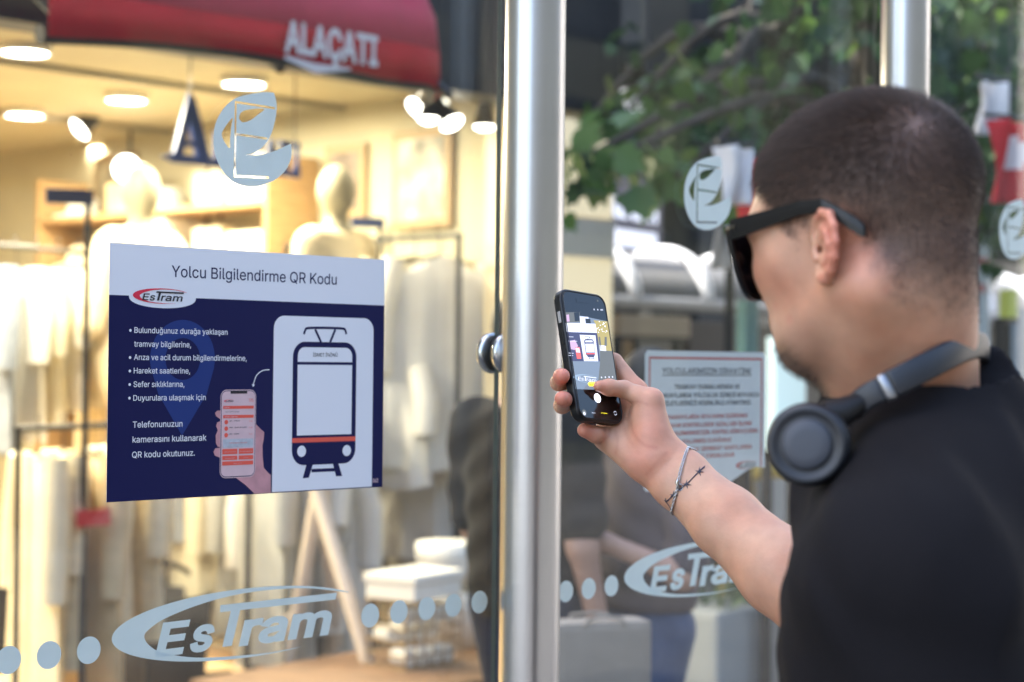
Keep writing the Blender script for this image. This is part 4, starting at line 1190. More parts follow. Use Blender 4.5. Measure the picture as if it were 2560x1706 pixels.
cl1 = [(1445, 425, 6.4, .13, 20, .125, (.35, .25)), (1530, 395, 6.3, .10, 14, .125, (.2, .35)), (1480, 385, 6.6, .10, 9, .115, (.5, .1)), (1690, 440, 6.5, .10, 9, .125, (.45, .15)), (1570, 275, 7.2, .20, 12, .10, (.2, .4)), (1640, 330, 6.9, .22, 26, .115, (.15, .45)), (1655, 395, 6.9, .15, 16, .115, (.25, .35)), (1470, 300, 7.4, .16, 6, .10, (.5, .2))]
for _ in range(26):
    cl1.append((rr.uniform(1720, 2120), rr.uniform(210, 340), rr.uniform(6.6, 9.0), .30, 60, .100, (.12, .52)))
for _ in range(14):
    cl1.append((rr.uniform(1950, 2300), rr.uniform(-200, 240), rr.uniform(6.5, 9.0), .38, 64, .105, (.10, .58)))
tree(2135, 7.4, 'leafy street tree with its dark trunk left of the second steel pole', cl1, 4)
cl2 = []
for _ in range(26):
    cl2.append((rr.uniform(2280, 2680), rr.uniform(-160, 420), rr.uniform(7.0, 10.0), .40, 60, .105, (.12, .52)))
for _ in range(6):
    cl2.append((rr.uniform(2330, 2480), rr.uniform(450, 620), rr.uniform(8.0, 9.5), .22, 12, .11, (.3, .3)))
tree(2760, 8.8, 'leafy street tree whose branches hang at the right edge above the head', cl2, 9)

# ------------------------------------------------------------------ far end of the street and the row behind the camera
far = street('street_end_building', 24, -12, 0, 'pale sunlit building closing the end of the street behind the leaves', 'building')
b = MB(); b.box((0, 0, 0), (6, 34, 16)); b.build('wall', mat('pale_render', (.72, .68, .62), rough=.9, var=.1, vscale=1.5), far)
for j in range(14):
    for zf in (1.0, 4.2, 7.4, 10.6): MB().box((-.04, 1 + j * 2.4, zf), (0.0, 2.2 + j * 2.4, zf + 1.6)).build('window', mat('dark_pane', (0, 0, 0)), far)
opp = street('added_opposite_building', -30, -17, 0, 'unseen long dark building added behind the camera to dim the glass reflections', 'building')  # unseen, added and made long and dark to dim reflections in the panes
b = MB(); b.box((0, -8, 0), (130, 0, 11)); b.build('wall', mat('dark_stone', (.07, .075, .06), rough=.9, var=.1, vscale=1.0), opp)
for j in range(38):
    for zf in (.4, 3.6, 6.6): MB().box((1 + j * 3.2, .0, zf), (2.9 + j * 3.2, .05, zf + 2.0)).build('window', mat('dark_pane', (0, 0, 0)), opp)
# ================================================================== the glass wall of the tram stop
M_FROST = mat('frosted_film', (0.62, 0.74, 0.75), rough=0.55, var=0.04, vscale=30, trans=0.22)
PANE_PITCH = 0.896
GT = 0.010                                             # glass thickness
ZLO, ZHI = 0.25, 2.35

def pole_s(px, py, q):
    return G(px, py, q)[0]

POLE_R = 0.0418
sp1 = pole_s(1331, 850, -0.055)
sp2 = pole_s(2263, 100, -0.055)
edges = []
sE1 = G(1247, 850, 0)[0]
panes = [(-0.92, sE1, 'clear glass pane carrying the printed notice, left of the first steel pole'),
         (sE1 + 0.012, sE1 + 0.012 + 0.955, 'clear glass pane behind the phone, between the two steel poles'),
         (sE1 + 0.98, sE1 + 0.98 + 0.955, 'clear glass pane right of the second steel pole, behind the head')]
for s0, s1, lab in panes:
    p = W(s0, 0, 0)
    e = empty('glass_screen', p, GROT, lab, 'glass pane', 'glass panes of the tram stop wall')
    MB().box((0, 0, ZLO), (s1 - s0, GT, ZHI), bev=0.0012).build('pane', M_GLASS, e)
    # dark green polished edge of the sheet
    MB().box((s1 - s0 + 0.0002, 0.001, ZLO), (s1 - s0 + 0.0020, GT - 0.001, ZHI)).build('edge_seal', mat('glass_edge', (0.045, 0.07, 0.065), rough=0.25), e)

def pole(s, lab):
    e = empty('support_pole', W(s, -0.055, 0), GROT, lab, 'pole', 'round steel poles of the tram stop wall')
    b = MB()
    b.lathe([(POLE_R, 0.012), (POLE_R, 2.50)], seg=64)
    b.build('shaft', M_STEEL, e)
    MB().lathe([(0.0, 0.0), (0.085, 0.0), (0.085, 0.008), (0.080, 0.012), (POLE_R + 0.001, 0.0121)], seg=48).build('base_plate', M_STEEL, e)
    return e
pole(sp1, 'brushed steel pole left of the phone')
pole(sp2, 'brushed steel pole rising behind the head')

# round clamp that holds the left pane
sc_, zc_ = G(1272, 884, -0.012)
def clamp(s, z, lab):
    e = empty('glass_clamp', W(s, 0, z), GROT, lab, 'clamp', 'round glass clamps on the steel poles')
    for nm, y0, sg in (('front_disc', -0.0035, -1), ('back_disc', GT + 0.0035, 1)):
        b = MB()
        pr = [(0.0, 0.0), (0.0262, 0.0), (0.0285, 0.0022), (0.0285, 0.0095), (0.0268, 0.0118), (0.0, 0.0119)]
        b.lathe(pr, (0, y0, 0), seg=48, axis=(0, sg, 0))
        b.build(nm, M_CHROME, e)
    for y0, sg in ((-0.0002, -1), (GT + 0.0002, 1)):
        MB().lathe([(0, 0), (0.026, 0), (0.026, 0.0032), (0, 0.0032)], (0, y0, 0), seg=40, axis=(0, sg, 0)).build('gasket', M_RUBBER, e)
    MB().tube([(0, -0.0154, 0), (0.034, -0.045, 0)], 0.009, seg=14).build('arm', M_CHROME, e)
clamp(sc_, zc_, 'polished round clamp at the left edge of the pole beside the phone')
clamp(sp2 - (sp1 - sc_), zc_, 'polished round clamp on the far pole, hidden behind the head')
# top rail joining the poles
rail = empty('top_rail', W(-1.0, -0.055, 2.5), GROT, 'steel tube joining the pole tops above the glass wall', 'rail')
MB().tube([(0, 0, 0.035), (3.2, 0, 0.035)], 0.035, seg=24).build('tube', M_STEEL, rail)

# ------------------------------------------------------------------ frosted stickers on the glass
def zp(region, x, y):
    """photo pixel of a point seen in an enlarged view (x0, y0, scale)"""
    return region[0] + x / region[2], region[1] + y / region[2]
R1 = (0, 0, 1.8383); R3 = (0, 853, 1.8383); R2 = (1280, 0, 1.8383); R4 = (1280, 853, 1.8383)
def onglass(reg, P, q=0.0): return [G(*zp(reg, *p), q) for p in P]

YF = -0.0006
E_OUT = onglass(R1, [(1258, 428), (1270, 480), (1264, 550), (1238, 632), (1188, 692), (1128, 714), (1200, 712), (1272, 690), (1336, 660),
                     (1338, 722), (1312, 782), (1262, 828), (1205, 852), (1165, 859), (1118, 855), (1062, 832), (1012, 772), (985, 702), (980, 630), (990, 566), (1020, 508), (1058, 468), (1098, 446), (1165, 430), (1222, 424)])
E_OUT = [E_OUT[0]] + [tuple(v) for v in spline(E_OUT[:6], 4)[1:-1]] + [E_OUT[5]] + [tuple(v) for v in spline(E_OUT[5:9], 4)[1:-1]] + [tuple(v) for v in spline(E_OUT[8:] + E_OUT[:1], 4)[:-1]]
E_LEAF = smooth_loop(onglass(R1, [(1068, 542), (1038, 578), (1018, 615), (1030, 652), (1055, 682), (1056, 640), (1061, 585)]), 4)
E_EYE = smooth_loop(onglass(R1, [(1098, 545), (1108, 517), (1150, 503), (1213, 502), (1180, 531), (1150, 553), (1115, 563)]), 4)
def strip(a, b, w): # quad hole along a line
    dx, dz = b[0] - a[0], b[1] - a[1]; l = math.hypot(dx, dz); nx, nz = -dz / l * w / 2, dx / l * w / 2
    return [(a[0] + nx, a[1] + nz), (b[0] + nx, b[1] + nz), (b[0] - nx, b[1] - nz), (a[0] - nx, a[1] - nz)]
def emblem(ds, dz, lab):
    f = Flat()
    a, b_, c_, d_ = onglass(R1, [(1082, 465), (1082, 816), (1262, 494), (1232, 822)])
    m0, m1 = onglass(R1, [(1086, 618), (1226, 638)])
    w = 0.0026
    # a frame of thin uncut lines: one open slot shape
    x = a[0]; top = a[1]; bot = b_[1]
    slot = [(x - w / 2, top), (c_[0], c_[1] + 0.000), (c_[0], c_[1] - w), (x + w / 2, top - w), (x + w / 2, m0[1] + w / 2), (m1[0], m1[1] + w / 2), (m1[0], m1[1] - w / 2), (x + w / 2, m0[1] - w / 2),
            (x + w / 2, bot + w), (d_[0], d_[1] + w), (d_[0], d_[1]), (x - w / 2, bot)]
    f.poly(E_OUT, 0, 0, (E_LEAF, E_EYE, slot))
    e = empty('emblem_sticker', W(ds, YF, dz), GROT, lab, 'sticker', 'frosted emblem stickers on the glass')
    f.build('film', M_FROST, e)
emblem(0, 0, 'large frosted emblem sticker above the printed notice')
emblem(PANE_PITCH, 0, 'frosted emblem sticker to the left of the forehead and sunglasses')
e3 = G(2535, 567)[0]; e1c = sum(p[0] for p in E_OUT) / len(E_OUT)
emblem(e3 - e1c + 0.004, 0, 'frosted emblem sticker behind the back of the head at the right edge')

def logo_shapes(f, x0, z0, w, mi_sw=0, mi_tx=0, y=0.0, yt=None, bold=0.03):
    """the operator's oval swoosh with slanted lettering; w: width of the whole mark, origin at its left tip"""
    yt = y if yt is None else yt
    def P(p): return (x0 + p[0] * w, z0 + p[1] * w)
    outer = [(0.55 + 0.55 * math.cos(math.radians(a)), 0.119 * math.sin(math.radians(a))) for a in np.linspace(35.0, 297.0, 60)]
    inner = [tuple(v) for v in spline([Vector(p) for p in ((1.0, .066), (.80, .098), (.6, .105), (.45, .096), (.321, .076), (.2, .045), (.14, .015), (.125, -.006), (.145, -.036), (.2, -.066), (.332, -.096), (.5, -.1085), (.65, -.1125), (.80, -.106))], 5)]
    f.poly([P(p) for p in outer] + [P(p) for p in reversed(inner)], mi_sw, y)
    zb = z0 - 0.072 * w
    def xf(a, b): return (a + (b - zb) * 0.285, b)
    f.text('E', x0 + 0.168 * w, zb, 0.110 * w, 0.143 * w, mi_tx, yt - 0.00004, bold, xf=xf)
    f.text('s', x0 + 0.300 * w, zb, 0.092 * w, 0.148 * w, mi_tx, yt, bold, xf=xf)
    f.text('ram', x0 + 0.510 * w, zb, 0.398 * w, 0.146 * w, mi_tx, yt, bold, xf=xf)
    # T: slanted stem under a bar drawn out over the following letters
    f.poly([xf(x0 + 0.440 * w, zb), xf(x0 + 0.480 * w, zb), xf(x0 + 0.480 * w, z0 + .047 * w), xf(x0 + 0.440 * w, z0 + .047 * w)], mi_tx, yt)
    f.poly([(x0 + .428 * w, z0 + .047 * w), (x0 + .939 * w, z0 + .046 * w), (x0 + .945 * w, z0 + .070 * w), (x0 + .430 * w, z0 + .071 * w)], mi_tx, yt)

LG_L = onglass(R3, [(512, 1375)])[0]; LG_R = onglass(R3, [(1600, 1158)])[0]
LG_T = onglass(R3, [(1330, 1118)])[0]; LG_B = onglass(R3, [(900, 1484)])[0]
LG_W = LG_R[0] - LG_L[0]
def swoosh(ds, lab):
    f = Flat()
    logo_shapes(f, 0, 0, LG_W)
    e = empty('logo_sticker', W(LG_L[0] + ds, YF, (LG_T[1] + LG_B[1]) / 2), GROT, lab, 'sticker', 'frosted swoosh logo stickers on the glass')
    f.build('film', M_FROST, e)
swoosh(0, 'large frosted oval logo sticker below the printed notice')
swoosh(PANE_PITCH, 'frosted oval logo sticker partly hidden behind the forearm')
swoosh(PANE_PITCH + 0.95, 'frosted oval logo sticker low on the pane behind the back')

dot_px = [(38, 1470), (224, 1445), (407, 1420), (1700, 1260), (1832, 1243), (1960, 1228), (2082, 1215), (2202, 1200)]
dz_ = sum(onglass(R3, [d])[0][1] for d in dot_px) / len(dot_px)
dots = [(onglass(R3, [d])[0][0], l) for d, l in zip(dot_px, (
    'frosted dot cut by the bottom left corner of the photo', 'second frosted dot before the large oval logo', 'frosted dot just before the tip of the large oval logo',
    'first frosted dot after the large oval logo', 'second frosted dot after the large oval logo', 'third frosted dot after the large oval logo',
    'fourth frosted dot after the large oval logo', 'frosted dot in front of the passer-by in black, nearest the pole'))]
dots += [(G(1414, 1483)[0], 'frosted dot touching the right side of the steel pole'), (G(1471, 1476)[0], 'middle one of the three frosted dots right of the pole'),
         (G(1528, 1470)[0], 'frosted dot just before the tip of the oval logo behind the forearm')]
for s, lab in dots:
    e = empty('dot_sticker', W(s, YF, dz_), GROT, lab, 'sticker', 'frosted dot stickers on the glass')
    Flat().disc((0, 0), 0.0155, n=40).build('film', M_FROST, e)

# ------------------------------------------------------------------ the printed notice
PW, PH = 0.42, 0.297
ZT = EYE + 0.131545
INK = [mat('notice_paper', (0.87, 0.87, 0.89), rough=0.35, spec=0.4), mat('notice_navy', (0.010, 0.012, 0.070), rough=0.45, spec=0.15),
       mat('notice_blue', (0.022, 0.046, 0.19), rough=0.45, spec=0.15), mat('notice_red', (0.80, 0.03, 0.075), rough=0.35),
       mat('notice_coral', (0.85, 0.105, 0.07), rough=0.35), mat('notice_black', (0.012, 0.012, 0.022), rough=0.35),
       mat('notice_skin', (0.62, 0.30, 0.32), rough=0.4, var=0.16, vscale=45), mat('notice_pink', (0.74, 0.52, 0.53), rough=0.4, var=0.05, vscale=60),
       mat('notice_map', (0.50, 0.52, 0.56), rough=0.4, var=0.15, vscale=180)]
poster = empty('printed_notice', W(0, YF, ZT - PH), GROT, 'navy and white printed notice with a tram drawing, stuck to the left glass pane', 'notice')
RP1 = (260, 590, 3.2667); RP2 = (260, 790, 3.2667)
def pl(reg, *P):
    o = []
    for p in P:
        s, z = G(*zp(reg, *p)); o.append((s, z - (ZT - PH)))
    return o
def put_text(f, reg, a, b, body, cap, mi, y, bold):
    """lettering between two baseline points of the enlarged photo"""
    (s0, z0), (s1, z1) = pl(reg, a, b)
    f.text(body, s0, (z0 + z1) / 2, s1 - s0, cap, mi, y, bold)
f = Flat()
f.mb.box((0, 0, 0), (PW, 0.0003, PH), 0)
f.build('sheet', INK, poster)
y1, y2, y3, y4, y5 = -0.0002, -0.0004, -0.0006, -0.0008, -0.0010
zn = pl(RP1, (48, 482))[0][1]
f = Flat()                                        # navy field with the white tongue for the logo
tl, tr_, tb = pl(RP1, (200, 488), (748, 512), (500, 592))
tong = [(tl[0] + (tr_[0] - tl[0]) * (0.5 - 0.5 * math.cos(PI * k / 20)), zn - (zn - tb[1]) * math.sin(PI * k / 20) ** 0.8) for k in range(21)]
f.poly([(0, 0), (PW, 0), (PW, zn)] + tong[::-1] + [(0, zn)], 1, y1)
f.build('navy_field', INK, poster)
f = Flat()
put_text(f, RP1, (548, 336), (1897, 398), 'Yolcu Bilgilendirme QR Kodu', 0.0190, 1, y1, 0.004)
f.build('title', INK, poster)
f = Flat()
(lx, lz), (rx, rz), = pl(RP1, (232, 485), (672, 460))
logo_shapes(f, lx, (pl(RP1, (440, 418))[0][1] + pl(RP1, (480, 565))[0][1]) / 2, (rx - lx), 3, 5, y2, y3, 0.012)
f.build('printed_logo', INK, poster)
f = Flat()                                        # map pin behind the lines of text
c = pl(RP1, (640, 985))[0]; top = pl(RP1, (635, 686))[0][1]; tip = pl(RP2, (640, 978))[0]
L_, R_ = pl(RP1, (372, 985), (902, 985)); Rr = (R_[0] - L_[0]) / 2
cx = (L_[0] + R_[0]) / 2; cz = top - Rr
hl, hr = pl(RP1, (498, 985), (782, 985)); hr_ = (hr[0] - hl[0]) / 2
pin = [(cx + Rr * math.cos(math.radians(a)), cz + Rr * math.sin(math.radians(a))) for a in range(-22, 203, 9)]
dl = pl(RP2, (440, 640), (835, 640))
pin = [(cx, tip[1])] + [(dl[1][0], dl[1][1])] + pin + [(dl[0][0], dl[0][1])]
f.poly(pin, 2, y2, ([(cx + hr_ * math.cos(2 * PI * k / 28), cz + hr_ * math.sin(2 * PI * k / 28)) for k in range(28)],))
f.build('map_pin', INK, poster)
f = Flat()
def notice_line(reg, a, b, t): put_text(f, reg, a, b, t, 0.0092 if reg is RP1 or t.startswith('Duyu') else 0.0100, 0, y3, 0.0075)
for L5 in ((RP1, (243, 792), (1004, 808), 'Bulunduğunuz durağa yaklaşan'), (RP1, (241, 906), (706, 910), 'tramvay bilgilerine,'), (RP1, (239, 1015), (1160, 1020), 'Arıza ve acil durum bilgilendirmelerine,'),
           (RP1, (238, 1124), (698, 1124), 'Hareket saatlerine,'), (RP1, (236, 1235), (652, 1233), 'Sefer sıklıklarına,'), (RP2, (234, 692), (826, 688), 'Duyurulara ulaşmak için')):
    notice_line(*L5)
for reg, p in ((RP1, (211, 772)), (RP1, (208, 994)), (RP1, (206, 1104)), (RP1, (205, 1214)), (RP2, (203, 672))):
    f.disc(pl(reg, p)[0], 0.0017, mi=0, y=y3, n=14)
f.build('bullet_list', INK, poster)
f = Flat()
for L5 in ((RP2, (230, 911), (636, 906), 'Telefonunuzun'), (RP2, (228, 1035), (832, 1018), 'kamerasını kullanarak'), (RP2, (224, 1158), (737, 1143), 'QR kodu okutunuz.')):
    notice_line(*L5)
f.build('instruction_text', INK, poster)
f = Flat()                                        # card with the tram
ca, cb = pl(RP1, (1384, 650), (2198, 672))
f.poly([(ca[0], 0.0012), (cb[0], 0.0012)] + rrect(ca[0], -0.05, cb[0], ca[1], 0.016)[7:21], 0, y2)
f.build('white_card', INK, poster)
f = Flat()
xa, xb = pl(RP1, (1538, 1000), (2056, 1000)); xa, xb = xa[0], xb[0]; xm = (xa + xb) / 2
zt_ = pl(RP1, (1800, 868))[0][1]; zb_ = pl(RP2, (1790, 1212))[0][1]
f.poly(rrect(xa, zb_, xb, zt_, 0.019, 8), 1, y3)
# windows of the tram front: destination board and the empty white field
wz0, wz1 = pl(RP1, (1800, 1031))[0][1], pl(RP1, (1800, 912))[0][1]
f.poly([(xa + 0.0075, wz0), (xb - 0.0072, wz0)] + rrect(xa + 0.0075, wz0 - 0.05, xb - 0.0072, wz1, 0.011)[7:21], 0, y4)
wz2, wz3 = pl(RP2, (1785, 972))[0][1], pl(RP1, (1800, 1054))[0][1]
f.rect(xa + 0.0075, wz2, xb - 0.0072, wz3, 0, y4)
rz0, rz1 = pl(RP2, (1780, 1030))[0][1], pl(RP2, (1780, 992))[0][1]
f.rect(xa + 0.00005, rz0, xb - 0.00005, rz1, 4, y4)
for p in ((1608, 1106), (1977, 1100)):
    f.disc(pl(RP2, p)[0], 0.0071, mi=0, y=y4)
# pantograph and track
pp = pl(RP2, (1628, 150), (1640, 115), (1665, 100), (1800, 98), (1940, 104), (1965, 118), (1974, 150))
f.line(pp[:1] + [tuple(v) for v in spline([Vector(p) for p in pp[:4]], 5)][1:] , 0.0030, 1, y3)
f.line([tuple(v) for v in spline([Vector(p) for p in pp[3:]], 5)], 0.0030, 1, y3)
a, b, c_, d_ = pl(RP2, (1720, 110), (1768, 216), (1884, 112), (1842, 216))
f.line([a, b], 0.0032, 1, y3); f.line([c_, d_], 0.0032, 1, y3)
q = pl(RP2, (1650, 1208), (1702, 1208), (1668, 1322), (1618, 1326)); f.poly(q, 1, y3)
q = pl(RP2, (1862, 1200), (1908, 1200), (1940, 1308), (1890, 1310)); f.poly(q, 1, y3)
a, b = pl(RP2, (1690, 1264), (1880, 1256)); f.line([a, b], 0.0042, 1, y3)
f.text('İSMET İNÖNÜ', xm, pl(RP1, (1785, 986))[0][1], (xb - xa) * 0.385, 0.0062, 5, y5, 0.006, center=True)
f.build('tram_drawing', INK, poster)
f = Flat()
aa = [tuple(v) for v in spline([Vector(p) for p in pl(RP2, (1348, 440), (1290, 448), (1240, 490), (1216, 560))], 6)]
f.line(aa, 0.0012, 0, y2)
t = pl(RP2, (1203, 558), (1229, 562), (1213, 582)); f.poly(t, 0, y2)
f.build('curved_arrow', INK, poster)
f = Flat()                                        # printed hand holding a printed phone
hand = pl(RP2, (1225, 1452), (1150, 1380), (1070, 1320), (1120, 1250), (1215, 1140), (1222, 900), (1240, 888), (1275, 925), (1305, 950), (1300, 1010), (1290, 1060), (1292, 1150), (1300, 1240), (1335, 1280), (1358, 1300), (1358, 1446))
hand = [(p[0], max(p[1], 0.0006)) for p in hand]
f.poly(hand, 6, y2)
for P in ([(955, 772), (920, 775), (902, 795), (912, 820), (955, 850)], [(955, 858), (920, 870), (912, 900), (925, 935), (908, 975), (910, 1040), (925, 1068), (955, 1075)], [(955, 1075), (905, 1082), (890, 1110), (900, 1140), (955, 1165)]):
    f.poly(pl(RP2, *P), 6, y2)
f.build('printed_hand', INK, poster)
f = Flat()
a, b = pl(RP2, (948, 620), (1230, 1300)); zt2 = pl(RP2, (1090, 603))[0][1]; zb2 = pl(RP2, (1080, 1322))[0][1]
f.poly(rrect(a[0], zb2, b[0], zt2, 0.0088), 7, y3 + 0.00005)
f.poly(rrect(a[0] + 0.0008, zb2 + 0.001, b[0] - 0.0008, zt2 - 0.001, 0.0080), 1, y3)
f.poly(rrect(a[0] + 0.0016, zb2 + 0.002, b[0] - 0.0016, zt2 - 0.0018, 0.0070), 7, y4)
wp = b[0] - a[0]; hp = zt2 - zb2; X = lambda u: a[0] + u * wp; Z = lambda v: zb2 + v * hp
f.rect(X(.27), Z(.955), X(.74), Z(.986), 5, y5)
logo_shapes(f, X(.09), Z(.872), wp * .28, 3, 5, y5, y5 - .00005, 0.01)
f.text('TR', X(.78), Z(.882), wp * .13, 0.0022, 4, y5, .01); f.text('07:42', X(.80), Z(.862), wp * .12, 0.0022, 4, y5, .01)
for v0, v1 in ((.783, .817), (.678, .713)): f.rect(X(.07), Z(v0), X(.93), Z(v1), 4, y5, 0.0006)
f.text('DURAK', X(.11), Z(.793), wp * .13, .0017, 0, y5 - .0001); f.text('YAKLAŞAN TRAMVAYLAR', X(.11), Z(.688), wp * .36, .0017, 0, y5 - .0001)
f.text('İsmet İnönü durağı', X(.13), Z(.745), wp * .38, .0019, 5, y5)
for v, t in ((.634, 'SSK - OTOGAR'), (.560, 'EMEK - ŞEHİR HASTANESİ'), (.487, 'SSK - OPERA')):
    f.disc((X(.16), Z(v)), wp * .052, mi=4, y=y5, n=18)
    f.text(t, X(.25), Z(v + .006), wp * (.02 * len(t) + .05), .0018, 5, y5, .01); f.text('3 dk', X(.80), Z(v), wp * .10, .0022, 4, y5)
f.rect(X(.07), Z(.345), X(.93), Z(.442), 8, y5, 0.001); f.text('HARİTADA GÖSTER', X(.25), Z(.39), wp * .5, .0019, 4, y5 - .0001)
for u0, u1, v0, v1, t in ((.06, .48, .270, .330, 'HAREKET SAATLERİ'), (.52, .93, .270, .330, 'EN YAKIN DURAKLAR'), (.06, .48, .205, .252, 'SEFER SAATLERİ'), (.52, .93, .205, .252, 'DUYURU'), (.06, .93, .145, .190, 'BİZE ULAŞIN')):
    f.rect(X(u0), Z(v0), X(u1), Z(v1), 4, y5, 0.0008); f.text(t, X((u0 + u1) / 2), Z((v0 + v1) / 2 - .009), wp * min(.34, .02 * len(t)), .0015, 7, y5 - .0001, center=True)
f.build('printed_phone', INK, poster)
f = Flat()
put_text(f, RP2, (2187, 1360), (2234, 1358), '062', 0.0068, 7, y3, 0.02)
f.build('sheet_number', INK, poster)

# ------------------------------------------------------------------ the warning sign on the second pane
SIGN_INK = [mat('sign_white', (0.80, 0.81, 0.79), rough=0.5, var=0.03, vscale=20), mat('sign_red', (0.60, 0.075, 0.065), rough=0.5), mat('sign_grey', (0.06, 0.06, 0.07), rough=0.5)]
RS = (1360, 700, 3.92); RS2 = (1360, 1000, 3.92)
qS = GT + 0.0012
def gs(reg, x, y): return G(*zp(reg, x, y), qS)
sL, zTp = gs(RS, 990, 690); sR = gs(RS, 2172, 900)[0]; zTp = gs(RS, 1500, 700)[1]
zBt = gs(RS2, 1750, 850)[1]
sw, shh = sR - sL, zTp - zBt
sign = empty('warning_sign', W(sL, qS, zBt), GROT, 'off-white red-bordered text sign behind the hand, lower right corner torn off', 'sign')
f = Flat()
torn = [(sw - 0.012 - 0.001, shh * 0.30)] 
c0 = (gs(RS2, 1760, 845)[0] - sL + .004, 0.0); c1 = (gs(RS2, 1850, 790)[0] - sL, gs(RS2, 1850, 790)[1] - zBt); c2 = (gs(RS2, 1990, 690)[0] - sL, gs(RS2, 1990, 690)[1] - zBt); c3 = (gs(RS2, 2080, 655)[0] - sL, gs(RS2, 2080, 655)[1] - zBt); c4 = (sw, gs(RS2, 2165, 665)[1] - zBt)
body_ = [(0.006, 0), c0, c1, c2, c3, c4, (sw, shh - .006), (sw - .006, shh), (.006, shh), (0, shh - .006), (0, .006)]
f.poly(body_, 0, 0)
back_ = Flat(); 
f.build('sheet', SIGN_INK, sign)
f = Flat(); bw = 0.0032; m_ = 0.0095
f.rect(m_, shh - m_ - bw, sw - m_, shh - m_, 1, -.0003); f.rect(m_, m_, m_ + bw, shh - m_ - bw, 1, -.0003)
f.rect(m_ + bw, m_, c0[0] + .004, m_ + bw, 1, -.0003); f.rect(sw - m_ - bw, c4[1] + .002, sw - m_, shh - m_ - bw, 1, -.0003)
f.build('red_border', SIGN_INK, sign)
f = Flat()
def srow(reg, x0, x1, yb, t, cap, mi, bold=.010):
    (a0, z0), (a1, z1) = gs(reg, x0, yb), gs(reg, x1, yb + (x1 - x0) * 0.01)
    f.text(t, a0 - sL, (z0 + z1) / 2 - zBt, a1 - a0, cap, mi, -.0004, bold)
srow(RS, 1155, 2030, 915, 'YOLCULARIMIZIN DİKKATİNE', .0125, 2)
a0 = gs(RS, 1155, 930)[0] - sL; a1 = gs(RS, 2030, 930)[0] - sL; zz = gs(RS, 1600, 936)[1] - zBt
f.rect(a0, zz - .0006, a1, zz + .0006, 2, -.0004)
srow(RS, 1275, 1915, 1065, 'TRAMVAY DURAKLARINDA VE', .0098, 2, .012)
srow(RS, 1060, 2105, 1145, 'TRAMVAYLARDA YOLCULUK SÜRESİ BOYUNCA', .0098, 2, .012)
srow(RS, 1110, 2035, 1222, 'ESBİLETLERİNİZİ KESİNLİKLE ATMAYINIZ.', .0098, 2, .012)
f.build('black_text', SIGN_INK, sign)
f = Flat()
srow(RS, 1200, 1995, 1352, 'TRAMVAYLARDA VEYA DURAK İÇERİSİNDE', .0088, 1, .012)
srow(RS, 1110, 2035, 1432, 'YAPILACAK KONTROLLERDE CEZALI BİR İŞLEME', .0088, 1, .012)
srow(RS2, 1110, 2095, 330, 'MARUZ KALINMAMASI İÇİN, KONTROL GÖREVLİLERİNE', .0088, 1, .012)
srow(RS2, 1355, 1835, 414, 'KULLANMIŞ OLDUĞUNUZ', .0088, 1, .012)
srow(RS2, 1180, 2030, 490, 'ESKART VEYA SERBEST KARTLARIN', .0088, 1, .012)
srow(RS2, 1250, 1870, 566, 'GÖSTERİLMESİ ZORUNLUDUR.', .0088, 1, .012)
f.build('red_text', SIGN_INK, sign)
f = Flat(); a0 = gs(RS2, 1880, 645); a1 = gs(RS2, 2085, 645)
logo_shapes(f, a0[0] - sL, a0[1] - zBt, a1[0] - a0[0], 1, 2, -.0004, -.0005, .012)
f.build('printed_logo', SIGN_INK, sign)
# ================================================================== the young man with the phone
PHI, PIT = math.radians(45), math.radians(7)
Fh0 = Vector((-math.cos(PHI), math.sin(PHI), 0)); Lh = Vector((-math.sin(PHI), -math.cos(PHI), 0))
Fh = Fh0 * math.cos(PIT) - Vector((0, 0, 1)) * math.sin(PIT); Uh = Fh.cross(Lh)
HR = np.array([[Fh.x, Lh.x, Uh.x], [Fh.y, Lh.y, Uh.y], [Fh.z, Lh.z, Uh.z]])
EARD = 1.435
HC = at(2036, 622, EARD) - Lh * 0.080
def hl(x, y, z):
    return HC + Fh * x + Lh * y + Uh * z
def to_head(P): return (np.asarray(P) - V3(HC)) @ HR

NB = at(2292, 985, 1.530)                     # base of the neck (front to back middle)
SHL = at(2246, 1485, 1.330)                   # near (left) shoulder joint
ELL = at(2340, 2440, 1.36)                    # near elbow, below the picture
SHR = Vector((0.455, 1.665, 1.425))           # far (right) shoulder joint
ELR = at(2095, 1560, 1.845)                   # far elbow, hidden behind the chest
WRR = at(1702, 1200, 1.972)                   # wrist of the raised hand

# phone frame
PC = at(1471, 894, 2.0)
pu = Vector((-0.150, 0.27, 1)).normalized()
pr = Vector((0.71, 0.70, -0.085)); pr = (pr - pu * pr.dot(pu)).normalized()
pn = pr.cross(pu)                             # out of the screen
PHW, PHH, PHT = 0.0372, 0.0752, 0.0058
def Pl(r, u, n): return PC + pr * r + pu * u + pn * n
def on_phone(px, py, n):
    """point above the phone's middle plane by n, seen at a pixel"""
    d = (at(px, py, 1.0) - CAM)
    t = (PC + pn * n - CAM).dot(pn) / d.dot(pn)
    return CAM + d * t

B = Body()
def fl(x, y, z): return hl(x, y, z if z > 0 else z * 0.80)
